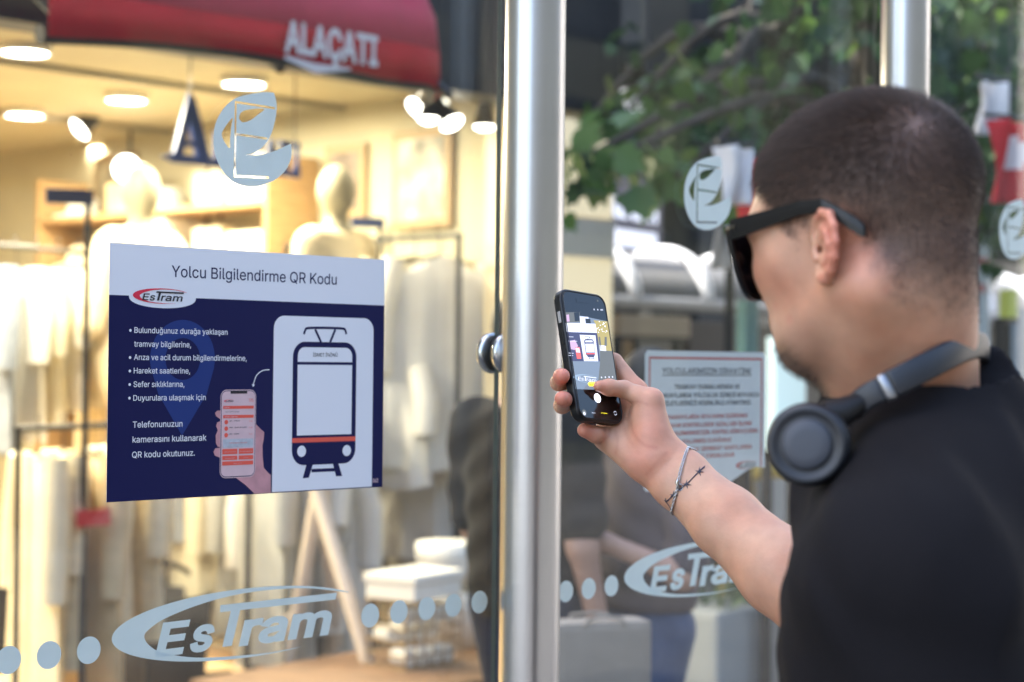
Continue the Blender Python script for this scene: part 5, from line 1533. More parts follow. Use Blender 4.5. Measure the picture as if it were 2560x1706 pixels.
# --- skull and face
B.ell(fl(-0.0050, 0, 0.0485), (0.0930, 0.0750, 0.0815), HR, 0.001)
B.ell(fl(0.033, 0, 0.022), (0.064, 0.0635, 0.088), HR, 0.03)
B.ell(fl(0.043, 0, -0.035), (0.047, 0.047, 0.055), HR, 0.03)
for s in (1, -1):
    B.cap(fl(-0.004, s * 0.050, -0.040), fl(0.050, s * 0.031, -0.080), 0.015, 0.014, 0.03)
    B.cap(fl(0.046, s * 0.047, 0.000), fl(0.064, s * 0.038, -0.006), 0.0185, 0.0165, 0.03)
    B.cap(fl(0.050, s * 0.031, -0.080), fl(0.071, s * 0.010, -0.090), 0.014, 0.0135, 0.02)
    B.cap(fl(0.076, s * 0.044, 0.032), fl(0.092, s * 0.012, 0.034), 0.010, 0.012, 0.02)   # brow
B.cap(fl(0.073, 0, -0.089), fl(0.078, 0, -0.083), 0.0135, 0.012, 0.02)
B.ell(fl(0.033, 0, -0.068), (0.048, 0.043, 0.034), HR, 0.03)
B.cap(fl(0.090, 0, 0.026), fl(0.109, 0, -0.018), 0.008, 0.0105, 0.012)                    # nose
for s in (1, -1): B.cap(fl(0.099, s * 0.006, -0.024), fl(0.094, s * 0.012, -0.024), 0.009, 0.007, 0.006)
B.cap(fl(0.088, -0.016, -0.054), fl(0.088, 0.016, -0.054), 0.0065, 0.0065, 0.010)          # lips
B.cap(fl(0.086, -0.014, -0.064), fl(0.086, 0.014, -0.064), 0.0070, 0.0070, 0.008)
for s in (1, -1):
    B.ell(fl(0.094, s * 0.032, 0.012), (0.012, 0.017, 0.012), HR, 0.012, True)            # eye sockets
    B.ell(fl(0.080, s * 0.031, 0.012), (0.012, 0.013, 0.012), HR, 0.004)
B.ell(fl(0.098, 0, -0.059), (0.004, 0.018, 0.0015), HR, 0.003, True)                       # mouth line
# --- neck and shoulders
nk0 = hl(-0.030, 0, -0.030)
B.cap(nk0, NB + Vector((-0.008, 0, -0.02)), 0.050, 0.055, 0.030)
B.cap(hl(-0.046, 0, -0.012), NB + Vector((0.004, 0.004, 0.01)), 0.037, 0.043, 0.025)          # nape
for s in (1, -1):                                                                            # neck cords
    B.cap(hl(-0.030, s * 0.050, -0.035), NB + Fh0 * 0.05 + Lh * (s * 0.015) + Vector((0, 0, -0.05)), 0.017, 0.014, 0.03)
B.cap(hl(0.040, 0, -0.066), NB + Fh0 * 0.045 + Vector((0, 0, -0.03)), 0.018, 0.018, 0.03)   # throat
TL = (SHL - SHR).normalized(); TF = TL.cross(Vector((0, 0, 1))).normalized()                  # torso axes
TMAT = np.array([[TF.x, TL.x, 0], [TF.y, TL.y, 0], [TF.z, TL.z, 1]])
MID = (SHL + SHR) / 2
for S in (SHL, SHR):
    B.cap(NB + (S - NB) * 0.15 + Vector((0, 0, -0.060)), S + (MID - S) * 0.12 + Vector((0, 0, 0.006)), 0.040, 0.050, 0.035)
    B.cap(NB + Vector((0.01, 0.01, -0.125)), S + (MID - S) * 0.2 + Vector((0, 0, -0.065)), 0.080, 0.072, 0.04)
CH = Vector((MID.x + 0.005, MID.y, NB.z - 0.27))
B.ell(CH, (0.115, 0.165, 0.23), TMAT, 0.06)
B.ell(CH + Vector((0, 0, -0.27)), (0.105, 0.150, 0.22), TMAT, 0.08)
HIP = CH + Vector((0, 0, -0.40))
B.ell(HIP, (0.110, 0.165, 0.13), TMAT, 0.06)
# --- near arm hanging at the side
WRL = ELL + (TF * 0.10 + Vector((0.02, 0.02, -0.235)))
B.chain([SHL, SHL + (ELL - SHL) * 0.45, ELL], [0.058, 0.052, 0.040], 0.03)
B.chain([ELL, ELL + (WRL - ELL) * 0.35, WRL], [0.039, 0.040, 0.026], 0.02)
hd = (WRL - ELL).normalized()
B.cap(WRL, WRL + hd * 0.075, 0.024, 0.030, 0.02)
for k, (o, ln) in enumerate(((-0.024, .070), (-0.008, .080), (0.008, .076), (0.024, .060))):
    p0 = WRL + hd * 0.085 + TF * o
    B.chain([p0, p0 + hd * ln * 0.5, p0 + hd * ln - TL * 0.02], [0.0095, 0.0085, 0.0070], 0.004, 0.008)
tq = WRL + hd * 0.03 + TF * 0.028
B.chain([tq, tq + hd * 0.03 + TF * 0.014, tq + hd * 0.06 + TF * 0.012], [0.012, 0.010, 0.008], 0.004, 0.01)
# --- legs
for s in (1, -1):
    h0 = HIP + TL * (s * 0.085) + Vector((0, 0, -0.04)); kn = h0 + Vector((0, 0, -0.40)) + TF * 0.02; an = Vector((kn.x, kn.y, 0.09)) - TF * 0.03
    B.chain([h0, kn, an], [0.085, 0.056, 0.040], 0.03)
    B.cap(an + Vector((0, 0, -0.045)), an + TF * 0.15 + Vector((0, 0, -0.055)), 0.038, 0.030, 0.03)
# --- far upper arm and the raised forearm
B.chain([SHR, SHR + (ELR - SHR) * 0.5, ELR], [0.056, 0.050, 0.041], 0.03)
ax = (WRR - ELR).normalized()
wside = Vector((0.62, 0.1, 0.78)); wside = (wside - ax * wside.dot(ax)).normalized()        # across the flat of the wrist
FL = (WRR - ELR).length
for t0, t1, r0, r1, o0, o1 in ((0, .35, .0370, .0375, .006, .006), (.35, .7, .0375, .0285, .006, .008), (.7, 1.0, .0285, .0215, .008, .0098), (1.0, 1.10, .0215, .0215, .0098, .0105)):
    for s in (1, -1):
        B.cap(ELR + ax * (FL * t0) + wside * (s * o0), ELR + ax * (FL * t1) + wside * (s * o1), r0, r1, 0.014)
# --- the hand (palm towards the camera, fingers behind the phone, thumb over the screen)
HB = at(1652, 1158, 1.985)
mcp = [at(1592, 980, 2.030), at(1560, 1012, 2.036), at(1530, 1050, 2.036), at(1512, 1090, 2.026)]
cmc = at(1648, 1120, 1.980)
tm = at(1628, 1002, 1.992)
for p, r in zip(mcp, (0.0125, 0.0125, 0.0125, 0.0120)):
    B.cap(HB + (p - HB) * 0.05, p, 0.0165, r, 0.016)
B.cap(at(1600, 1155, 1.988), at(1530, 1098, 2.012), 0.0175, 0.0145, 0.018)                  # heel of the palm
B.cap(at(1648, 1140, 1.982), tm, 0.0185, 0.0135, 0.016)                                      # ball of the thumb
B.cap(at(1625, 1090, 1.985), at(1612, 1040, 1.995), 0.0150, 0.0130, 0.016)
# thumb
tip = on_phone(1497, 966, PHT + 0.0075); ip = on_phone(1560, 974, PHT + 0.0125)
B.chain([tm, tm + (ip - tm) * 0.5, ip], [0.0118, 0.0098, 0.0096], 0.005, 0.008)
B.chain([ip, ip + (tip - ip) * 0.6, tip], [0.0096, 0.0090, 0.0062], 0.004)
# index, middle and ring fold behind the phone, middle and ring tips show past its left edge
gap = -PHT - 0.0125
TA, TB = on_phone(1406, 940, 0.0005), on_phone(1405, 997, 0.0000)
FING = [
    [mcp[0], at(1535, 905, 2.045), Pl(0.008, 0.016, gap - .004), Pl(-0.006, 0.018, gap)],
    [mcp[1], Pl(0.016, -0.014, gap - .018), Pl(-0.024, (TA - PC).dot(pu) + .002, gap - .009), Pl(-0.0435, (TA - PC).dot(pu) + .001, -0.0050), TA],
    [mcp[2], Pl(0.014, -0.034, gap - .018), Pl(-0.024, (TB - PC).dot(pu) + .002, gap - .009), Pl(-0.0435, (TB - PC).dot(pu) + .001, -0.0055), TB],
]
FR = [[.0118, .0098, .0088, .0072], [.0115, .0100, .0092, .0086, .0082], [.0112, .0098, .0092, .0086, .0082]]
for pts, rs in zip(FING, FR): B.chain(pts, rs, 0.0025, 0.007)
pk = [mcp[3], at(1508, 1096, 2.004), at(1488, 1086, 1.992), at(1461, 1076, 1.986)]
B.chain(pk, [.0110, .0098, .0092, .0080], 0.0035, 0.008)

def ear(B, s):
    EK = 0.84
    def e(x, z, o=0.0): return hl(x * EK - 0.002, s * (0.0750 + o - x * EK * 0.52), z * EK + 0.000)
    B.ell(e(-0.009, 0.000, -0.002), (0.0135, 0.0040, 0.022), np.array([[*(Fh - Lh * (s * .5)).normalized()], [*(Lh + Fh * (s * .5)).normalized()], [*Uh]]).T, 0.004)
    hx = [e(0.008, 0.004), e(0.0085, 0.018), e(0.002, 0.0285), e(-0.010, 0.0325), e(-0.021, 0.028), e(-0.027, 0.016), e(-0.0275, 0.002), e(-0.023, -0.012), e(-0.014, -0.023), e(-0.004, -0.030)]
    B.chain(hx, [.0028, .0031, .0034, .0036, .0036, .0034, .0032, .0032, .0036, .0042], 0.003, 0.004)
    B.chain([e(-0.004, -0.029), e(0.003, -0.027), e(0.006, -0.018)], [.0044, .0036, .0028], 0.004)
    ah = [e(-0.006, 0.019, .001), e(-0.015, 0.012, .0015), e(-0.0185, 0.000, .002), e(-0.015, -0.011, .002), e(-0.007, -0.017, .002)]
    B.chain(ah, [.0022, .0026, .0028, .0026, .0024], 0.0025, 0.0025)
    B.ell(e(-0.004, -0.002, .003), (0.0072, 0.005, 0.0082), HR, 0.003, True)                   # bowl
    B.ell(e(0.002, -0.001, -0.004), (0.0034, 0.009, 0.0036), HR, 0.0015, True)                  # ear hole
    B.cap(e(0.0085, -0.002, .001), e(0.0065, -0.009, .002), 0.0032, 0.0029, 0.0025)             # tragus
for s in (1, -1): ear(B, s)

zlo, zhi = 0.0, 1.90
EP = hl(-0.004, 0.085, 0)
gx = axis_grid(-0.02, 0.72, 0.0062, ((0.02, 0.20, 0.0016), (EP.x - .026, EP.x + .026, 0.0013), (0.20, 0.46, 0.0030)))
gy = axis_grid(1.18, 2.12, 0.0062, ((1.92, 2.09, 0.0018), (EP.y - .018, EP.y + .022, 0.0015), (1.35, 1.62, 0.0030)))
gz = axis_grid(0.0, 1.86, 0.0090, ((1.28, 1.40, 0.0035), (1.40, 1.56, 0.0020), (EP.z - .030, EP.z + .030, 0.0015), (1.56, 1.86, 0.0030)))
bv, bq = surface(B, gx, gy, gz)

# skin colour: pigment per vertex (warmer ears, cheeks, knuckles, finger tips; stubble on chin and scalp)
HV = to_head(bv)
def smooth01(a, lo, hi):
    t = np.clip((a - lo) / (hi - lo), 0, 1); return t * t * (3 - 2 * t)
def hair_mask(h):
    """how much of the scalp hair grows at a head-space point"""
    x, y, z = h[:, 0], h[:, 1], h[:, 2]
    # hairline: forehead -> temple -> round the ear -> nape
    xs = np.array([-0.14, -0.075, -0.055, -0.043, -0.034, -0.026, -0.004, 0.010, 0.026, 0.046, 0.060, 0.074, 0.088, 0.12])
    zs = np.array([-0.048, -0.048, -0.040, -0.018, 0.004, 0.022, 0.032, 0.024, 0.018, 0.036, 0.056, 0.079, 0.094, 0.115])
    line = np.interp(x, xs, zs) 
    nz_ = 0.0028 * np.sin(h[:, 0] * 310 + 2 * np.sin(h[:, 2] * 190)) + 0.002 * np.sin(h[:, 2] * 420 + h[:, 1] * 350)
    back = smooth01(-x, 0.0, 0.05)
    return smooth01(z - line + nz_, -0.013 - 0.014 * back, 0.016 + 0.022 * back)
headonly = (HV[:, 0] ** 2 + HV[:, 1] ** 2 + HV[:, 2] ** 2) < 0.19 ** 2
earzone = (np.abs(HV[:, 1]) > 0.0785 - 0.0) & (HV[:, 0] > -0.040) & (HV[:, 0] < 0.014) & (np.abs(HV[:, 2]) < 0.031)
scalp = hair_mask(HV) * headonly * ~earzone
scalp *= smooth01(-HV[:, 2], -0.16, 0.075) * 0 + 1
chin = smooth01(HV[:, 0], 0.038, 0.062) * smooth01(-HV[:, 2], 0.058, 0.078) * headonly
red = np.zeros(len(bv))
red += 0.42 * earzone
cheek = np.exp(-(((HV[:, 0] - 0.055) / 0.028) ** 2 + ((HV[:, 2] + 0.018) / 0.028) ** 2)) * headonly
red += 0.22 * cheek
behind = np.exp(-(((HV[:, 0] + 0.032) / 0.02) ** 2 + ((HV[:, 2] + 0.005) / 0.03) ** 2)) * headonly
red += 0.35 * behind
for c, r, a in [(FING[1][4], .016, .9), (FING[2][4], .016, .9), (pk[3], .015, .8), (tm, .018, .35), (tip, .014, .35), (at(1600, 1150, 1.97), .028, .40), (at(1625, 1070, 1.97), .02, .25), (mcp[0], .02, .3)]:
    red += a * np.exp(-((bv - V3(c)) ** 2).sum(1) / r ** 2)
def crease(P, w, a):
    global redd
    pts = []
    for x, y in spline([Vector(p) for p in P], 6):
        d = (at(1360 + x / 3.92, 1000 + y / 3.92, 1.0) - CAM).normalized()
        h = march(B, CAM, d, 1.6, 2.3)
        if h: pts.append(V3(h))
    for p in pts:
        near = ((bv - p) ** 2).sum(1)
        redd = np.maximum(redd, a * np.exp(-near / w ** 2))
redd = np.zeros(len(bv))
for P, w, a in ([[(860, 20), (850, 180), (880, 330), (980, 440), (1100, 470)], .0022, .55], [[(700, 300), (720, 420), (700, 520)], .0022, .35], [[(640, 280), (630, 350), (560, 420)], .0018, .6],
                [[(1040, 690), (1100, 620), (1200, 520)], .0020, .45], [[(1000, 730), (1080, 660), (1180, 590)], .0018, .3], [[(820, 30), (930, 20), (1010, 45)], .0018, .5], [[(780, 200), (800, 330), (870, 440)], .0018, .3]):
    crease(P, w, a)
skin = bpy.data.materials.new('skin'); skin.use_nodes = True
nt = skin.node_tree; b = nt.nodes['Principled BSDF']
b.inputs['Roughness'].default_value = 0.48; b.inputs['Subsurface Weight'].default_value = 0.25
b.inputs['Subsurface Radius'].default_value = (0.010, 0.0035, 0.0018); b.inputs['Subsurface Scale'].default_value = 0.8
at_ = nt.nodes.new('ShaderNodeAttribute'); at_.attribute_name = 'pigment'
tcn = nt.nodes.new('ShaderNodeTexCoord')
nz = nt.nodes.new('ShaderNodeTexNoise'); nz.inputs['Scale'].default_value = 55; nz.inputs['Detail'].default_value = 5
nt.links.new(tcn.outputs['Object'], nz.inputs['Vector'])
mr = nt.nodes.new('ShaderNodeMapRange'); mr.inputs[1].default_value = .3; mr.inputs[2].default_value = .7; mr.inputs[3].default_value = .92; mr.inputs[4].default_value = 1.08
nt.links.new(nz.outputs[0], mr.inputs[0])
nzb = nt.nodes.new('ShaderNodeTexNoise'); nzb.inputs['Scale'].default_value = 17; nzb.inputs['Detail'].default_value = 3
nt.links.new(tcn.outputs['Object'], nzb.inputs['Vector'])
vm = nt.nodes.new('ShaderNodeVectorMath'); vm.operation = 'SCALE'
nt.links.new(at_.outputs['Color'], vm.inputs[0]); nt.links.new(mr.outputs[0], vm.inputs['Scale'])
blo = nt.nodes.new('ShaderNodeValToRGB')        # blotches: slightly redder and slightly paler patches
blo.color_ramp.elements[0].position, blo.color_ramp.elements[1].position = .35, .68
blo.color_ramp.elements[0].color = (1.0, .90, .86, 1); blo.color_ramp.elements[1].color = (1.0, 1.05, 1.07, 1)
nt.links.new(nzb.outputs[0], blo.inputs[0])
vmu = nt.nodes.new('ShaderNodeVectorMath'); vmu.operation = 'MULTIPLY'
nt.links.new(vm.outputs[0], vmu.inputs[0]); nt.links.new(blo.outputs[0], vmu.inputs[1])
nt.links.new(vmu.outputs[0], b.inputs['Base Color'])
n2 = nt.nodes.new('ShaderNodeTexNoise'); n2.inputs['Scale'].default_value = 340; n2.inputs['Detail'].default_value = 3
nt.links.new(tcn.outputs['Object'], n2.inputs['Vector'])
bp = nt.nodes.new('ShaderNodeBump'); bp.inputs['Strength'].default_value = .18; bp.inputs['Distance'].default_value = .0012
nt.links.new(n2.outputs[0], bp.inputs['Height']); nt.links.new(bp.outputs[0], b.inputs['Normal'])

base = np.array([0.585, 0.315, 0.200]); redc = np.array([0.64, 0.200, 0.135]); scal = np.array([0.072, 0.043, 0.031]); hairc = np.array([0.030, 0.020, 0.015])
colr = base + (redc - base) * np.clip(red, 0, 1)[:, None]
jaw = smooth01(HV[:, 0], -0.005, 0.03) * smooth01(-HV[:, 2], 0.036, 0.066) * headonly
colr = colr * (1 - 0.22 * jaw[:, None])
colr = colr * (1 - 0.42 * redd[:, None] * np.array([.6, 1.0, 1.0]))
colr = colr + (hairc - colr) * (0.50 * chin[:, None])
colr = colr + (scal - colr) * (0.88 * scalp[:, None])
pimples = [hl(0.062, 0.05, -0.022), hl(0.060, 0.05, -0.036), hl(0.045, 0.056, -0.050), hl(-0.052, 0.062, -0.040), hl(-0.06, 0.06, -0.052), hl(-0.045, 0.06, -0.062)]
for p in pimples:
    w_ = np.exp(-((bv - V3(p)) ** 2).sum(1) / 0.004 ** 2)[:, None] * 0.6; colr = colr + (redc * .9 - colr) * w_
man = empty('person', Vector((HIP.x, HIP.y, 0)), 0, 'young man in a black t-shirt holding up a phone, headphones round his neck', 'person')
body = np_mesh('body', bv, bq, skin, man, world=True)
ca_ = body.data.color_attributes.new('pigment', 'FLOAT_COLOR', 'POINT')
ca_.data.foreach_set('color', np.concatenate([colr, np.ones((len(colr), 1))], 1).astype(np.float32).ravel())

# --- t-shirt, trousers, shoes
cloth = mat('black_cotton', (0.0098, 0.0090, 0.0103), rough=0.9, var=0.12, vscale=700, bump=0.3, bscale=900, spec=0.12)
S = Body()
gr = 0.011
for Sx in (SHL, SHR):
    S.cap(NB + (Sx - NB) * 0.15 + Vector((0, 0, -0.035)), Sx + (MID - Sx) * 0.10 + Vector((0, 0, 0.014)), 0.050 + gr, 0.052 + gr, 0.06)
    S.cap(NB + Vector((0.01, 0.01, -0.10)), Sx + (MID - Sx) * 0.2 + Vector((0, 0, -0.06)), 0.085 + gr, 0.075 + gr, 0.05)
S.ell(CH, (0.115 + .022, 0.165 + .022, 0.25), TMAT, 0.06)
S.ell(CH + Vector((0, 0, -0.25)), (0.128, 0.180, 0.25), TMAT, 0.08)
S.cap(NB + Vector((.006, .002, .010)), NB + Vector((.012, .004, -.06)), 0.076, 0.098, 0.04)
for Sx, Ex, ln in ((SHL, ELL, .66), (SHR, ELR, .72)):
    S.chain([Sx, Sx + (Ex - Sx) * ln * .5, Sx + (Ex - Sx) * ln], [0.069, 0.069, 0.070], 0.05)
RIDGES = []
for (xa, ya), (xb, yb), h_, w_ in (((2300, 1090), (2455, 1300), .0075, .016), ((2180, 1130), (2330, 1420), .006, .014), ((2500, 1020), (2570, 1230), .007, .014), ((2090, 1240), (2150, 1500), .006, .013), ((2350, 1180), (2540, 1560), .006, .015), ((2010, 1420), (2120, 1640), .005, .012)):
    ra_ = march(S, CAM, (at(xa, ya, 1.0) - CAM).normalized(), .9, 2.4); rb_ = march(S, CAM, (at(xb, yb, 1.0) - CAM).normalized(), .9, 2.4)
    if ra_ is not None and rb_ is not None: RIDGES.append((V3(ra_), V3(rb_), h_, w_))
class Shirt:
    def __call__(self, P):
        d = S(P)
        # neck hole
        a = V3(NB + Vector((.012, .004, 0.014))); n = V3((NB - nk0).normalized() * -1 + Vector((0.05, 0, 0.0)))
        n = n / np.linalg.norm(n)
        q = P - a; h = q @ n
        rad = np.sqrt(np.maximum((q ** 2).sum(1) - h ** 2, 0))
        an = np.arctan2(q[:, 1], q[:, 0])
        rim = 0.0030 * np.sin(an * 6 + 1.0) + 0.0012 * np.sin(an * 11)
        d = np.maximum(d, -np.maximum(rad - 0.074, -(h - 0.004 - rim)))
        # hem and sleeve ends
        d = np.maximum(d, (V3(HIP)[2] - 0.10) - P[:, 2])
        for Sx, Ex, ln in ((SHL, ELL, .66), (SHR, ELR, .72)):
            t = V3((Ex - Sx).normalized()); e0 = V3(Sx + (Ex - Sx) * ln)
            hh = (P - e0) @ t
            near = np.sqrt(((P - e0 - hh[:, None] * t) ** 2).sum(1)) < 0.115
            d = np.where(near & (hh > -0.03), np.maximum(d, hh), d)
        # folds: broad creases running from the shoulder down and across the back
        u = P @ np.array([0.55, 0.75, -0.35]); w = P @ np.array([0.5, -0.3, 0.8])
        d = d + 0.0075 * (np.abs(np.sin(u * 21 + 1.8 * np.sin(w * 9))) - .5) * smooth01(-(P[:, 2] - (V3(NB)[2] - 0.03)), 0.0, 0.12) + 0.0012 * np.sin(w * 95 + 3 * np.sin(u * 23))
        for a_, b_, h_, w_ in RIDGES:
            ba = b_ - a_; tt = np.clip(((P - a_) @ ba) / (ba @ ba), 0, 1)
            q2 = ((P - a_ - tt[:, None] * ba) ** 2).sum(1)
            d = d - h_ * np.exp(-q2 / w_ ** 2) * np.sin(PI * (0.1 + .8 * tt))
        return d
sv, sq = surface(Shirt(), axis_grid(-0.02, 0.80, 0.0075, ((0.15, 0.52, 0.0040),)), axis_grid(1.12, 2.0, 0.0075, ((1.2, 1.72, 0.0042),)), axis_grid(0.76, 1.66, 0.0080, ((1.25, 1.62, 0.0042),)))
np_mesh('t_shirt', sv, sq, cloth, man, world=True)
# ribbed collar band
cc = MB()
a_ = NB + Vector((.012, .004, -0.012)); nn = ((nk0 - NB).normalized() + Vector((0.05, 0, 0))).normalized()
e1 = nn.orthogonal().normalized(); e2 = nn.cross(e1)
T = Body()
legs_mat = mat('dark_trousers', (0.018, 0.019, 0.024), rough=0.85, bump=0.2, bscale=500)
T.ell(HIP + Vector((0, 0, -.02)), (0.122, 0.176, 0.125), TMAT, 0.06)
for s in (1, -1):
    h0 = HIP + TL * (s * 0.085) + Vector((0, 0, -0.04)); kn = h0 + Vector((0, 0, -0.40)) + TF * 0.02; an = Vector((kn.x, kn.y, 0.09)) - TF * 0.03
    T.chain([h0, kn, an + Vector((0, 0, .02))], [0.098, 0.074, 0.062], 0.03)
tv, tq_ = surface(T, axis_grid(0.0, 0.8, 0.014), axis_grid(1.1, 2.0, 0.014), axis_grid(0.02, 1.15, 0.016))
np_mesh('trousers', tv, tq_, legs_mat, man, world=True)
for s in (1, -1):
    h0 = HIP + TL * (s * 0.085) + Vector((0, 0, -0.04)); kn = h0 + Vector((0, 0, -0.40)) + TF * 0.02; an = Vector((kn.x, kn.y, 0.09)) - TF * 0.03
    K = Body(); K.chain([an + Vector((0, 0, -.04)) - TF * .03, an + TF * .10 + Vector((0, 0, -.048)), an + TF * .18 + Vector((0, 0, -.052))], [.050, .046, .038], .03)
    kv, kq = surface(K, axis_grid(an.x - .32, an.x + .3, .010), axis_grid(an.y - .3, an.y + .3, .010), axis_grid(0.0, .14, .010))
    np_mesh('shoe', kv, kq, mat('white_trainer', (0.6, 0.6, 0.58), rough=0.6), man, world=True)

# --- hair: short cropped strands, longer on top, faded towards nape and temples
def make_hair(name, mask, length_fn, count, dir_fn, mcol, rad, parent):
    tri = bv[bq]                                   # quads
    cen = tri.mean(1); hc = to_head(cen)
    n = np.cross(tri[:, 2] - tri[:, 0], tri[:, 3] - tri[:, 1]); ar = np.linalg.norm(n, axis=1) / 2; n = n / (np.linalg.norm(n, axis=1)[:, None] + 1e-12)
    wgt = ar * mask(hc)
    pick = npr.choice(len(bq), size=count, p=wgt / wgt.sum())
    a, bb = npr.rand(count, 1), npr.rand(count, 1)
    q = tri[pick]
    p = q[:, 0] * (1 - a) * (1 - bb) + q[:, 1] * a * (1 - bb) + q[:, 2] * a * bb + q[:, 3] * (1 - a) * bb
    hp = to_head(p); nr = n[pick]
    L = length_fn(hp) * (0.75 + 0.5 * npr.rand(count))
    d = dir_fn(hp, nr)
    d += npr.randn(count, 3) * 0.16
    d /= np.linalg.norm(d, axis=1)[:, None]
    m = 4
    pts = np.zeros((count, m, 3))
    for k in range(m):
        t = k / (m - 1)
        dd = nr * (0.62 - 0.30 * t) + d * (0.45 + 0.45 * t)
        dd /= np.linalg.norm(dd, axis=1)[:, None]
        pts[:, k] = (pts[:, k - 1] + dd * (L / (m - 1))[:, None]) if k else p - nr * 0.0006
    inv = np.array(parent_matrix(parent).inverted())
    pts = pts @ inv[:3, :3].T + inv[:3, 3]
    cu = bpy.data.hair_curves.new(name)
    cu.add_curves([m] * count)
    cu.attributes['position'].data.foreach_set('vector', pts.astype(np.float32).ravel())
    ra = cu.attributes.new('radius', 'FLOAT', 'POINT')
    ra.data.foreach_set('value', np.tile(np.linspace(rad, rad * 0.35, m), count).astype(np.float32))
    cu.materials.append(mcol)
    o = bpy.data.objects.new(name, cu); COL.objects.link(o); o.parent = parent
    return o
WHORL = np.array([-0.072, 0.030, 0.088])
def hair_dir(hp, nr):
    v = hp - WHORL
    v = v + 0.35 * np.cross(np.tile(np.array([[-.6, 0, .8]]), (len(hp), 1)), v)
    v = v / (np.linalg.norm(v, axis=1)[:, None] + 1e-6)
    low = smooth01(-hp[:, 2], -0.05, 0.03)[:, None]
    v = v * (1 - low) + np.array([[-0.25, 0, -1.0]]) * low
    w = v @ HR.T
    w = w - nr * (w * nr).sum(1)[:, None]
    return w / (np.linalg.norm(w, axis=1)[:, None] + 1e-6)
def hair_len(hp):
    top = smooth01(hp[:, 2], 0.02, 0.105)
    return 0.0035 + 0.0095 * top
def hair_m(hp):
    inear = (np.abs(hp[:, 1]) > 0.0775) & (hp[:, 0] > -0.038) & (hp[:, 0] < 0.014) & (hp[:, 2] < 0.030)
    wh = 1 - 0.62 * np.exp(-((hp - WHORL) ** 2).sum(1) / 0.030 ** 2)
    return hair_mask(hp) * ((hp ** 2).sum(1) < 0.19 ** 2) * ~inear * wh * (0.35 + 0.65 * smooth01(hp[:, 2], -0.06, 0.06))
hairm = bpy.data.materials.new('brown_hair'); hairm.use_nodes = True
hb = hairm.node_tree.nodes['Principled BSDF']
hin = hairm.node_tree.nodes.new('ShaderNodeHairInfo'); hrp = hairm.node_tree.nodes.new('ShaderNodeValToRGB')
hrp.color_ramp.elements[0].color = (0.010, 0.0065, 0.005, 1); hrp.color_ramp.elements[1].color = (0.098, 0.058, 0.038, 1); hrp.color_ramp.elements[1].position = 1.0
hairm.node_tree.links.new(hin.outputs['Random'], hrp.inputs[0]); hairm.node_tree.links.new(hrp.outputs[0], hb.inputs['Base Color'])
hb.inputs['Roughness'].default_value = 0.45; hb.inputs['Specular IOR Level'].default_value = 0.35
make_hair('hair', hair_m, hair_len, 52000, hair_dir, hairm, 0.00013, man)
def beard_m(hp):
    return smooth01(hp[:, 0], 0.040, 0.062) * smooth01(-hp[:, 2], 0.060, 0.080) * ((hp ** 2).sum(1) < 0.17 ** 2) * (hp[:, 2] > -0.135)
make_hair('beard', beard_m, lambda hp: np.full(len(hp), 0.005), 2600, lambda hp, nr: np.tile(np.array([[*(Fh * .4 - Uh)]]), (len(hp), 1)), hairm, 0.0001, man)

# --- barbed wire tattoo round the wrist (pigment lines lying on the skin)
ink = mat('tattoo_ink', (0.035, 0.035, 0.055), rough=0.55)
def skin_point(px, py, lift=0.0004, t0=1.5):
    d = (at(px, py, 1.0) - CAM).normalized()
    p = march(B, CAM, d, t0, 2.4)
    if p is None: return None
    return p + grad(B, p) * lift, grad(B, p)
def z2(x, y): return 1360 + x / 3.92, 1000 + y / 3.92
tat = MB()
def ink_line(P, r):
    pts = []
    for x, y in P:
        h = skin_point(*z2(x, y))
        if h: pts.append(h[0])
    if len(pts) > 1:
        rs = r if isinstance(r, list) else [r] * len(pts)
        tat.tube(pts, rs[:len(pts)], 6)
def dense(P, n=5): return [tuple(v) for v in spline([Vector(p) for p in P], n)]
wire1 = dense([(1570, 662), (1520, 705), (1470, 755), (1425, 800), (1370, 850), (1320, 885), (1270, 935), (1225, 975), (1192, 1000)], 4)
wire2 = dense([(1575, 650), (1530, 690), (1462, 760), (1418, 812), (1375, 838), (1330, 880), (1262, 930), (1215, 990), (1180, 985)], 4)
ink_line(wire1, 0.00055); ink_line(wire2, 0.00045)
for cx, cy in ((1520, 705), (1395, 830), (1270, 935)):
    for dx, dy in ((-38, -10), (4, -46), (50, 6), (16, 44)):
        ink_line([(cx, cy), (cx + dx * .5, cy + dy * .5), (cx + dx, cy + dy)], [0.0009, 0.0006, 0.0001])
ink_line(dense([(1340, 850), (1352, 868), (1342, 880), (1325, 872)], 3), 0.0004)
ink_line(dense([(1192, 965), (1200, 1000), (1225, 1035), (1240, 1065)], 3), 0.0004)
tat.build('tattoo', ink, man)
for o in man.children:
    if o.name.startswith('tattoo'): o.matrix_parent_inverse = Matrix.Identity(4); o.location = -Vector(man.location)
# thumb nail
nl = MB()
nq = (tip - ip).normalized()
_, nnn = skin_point(*zp((1360, 700, 3.92), 580, 990), t0=1.7)
npos = []
for u in np.linspace(0, 1, 6):
    row = []
    for v in np.linspace(-1, 1, 5):
        x = 655 - u * 150; y = 990 + v * (26 - 8 * (u - .4) ** 2) + u * -6
        h = skin_point(*zp((1360, 700, 3.92), x, y - 4), 0.0005, 1.7)
        row.append(h[0] if h else None)
    npos.append(row)
V = [p for r in npos for p in r]
if all(p is not None for p in V):
    nl.add(V, [(i * 5 + j, i * 5 + j + 1, (i + 1) * 5 + j + 1, (i + 1) * 5 + j) for i in range(5) for j in range(4)], smooth=True)
    no = nl.build('thumb_nail', mat('finger_nail', (0.66, 0.42, 0.36), rough=0.28), man); no.location = -Vector(man.location)

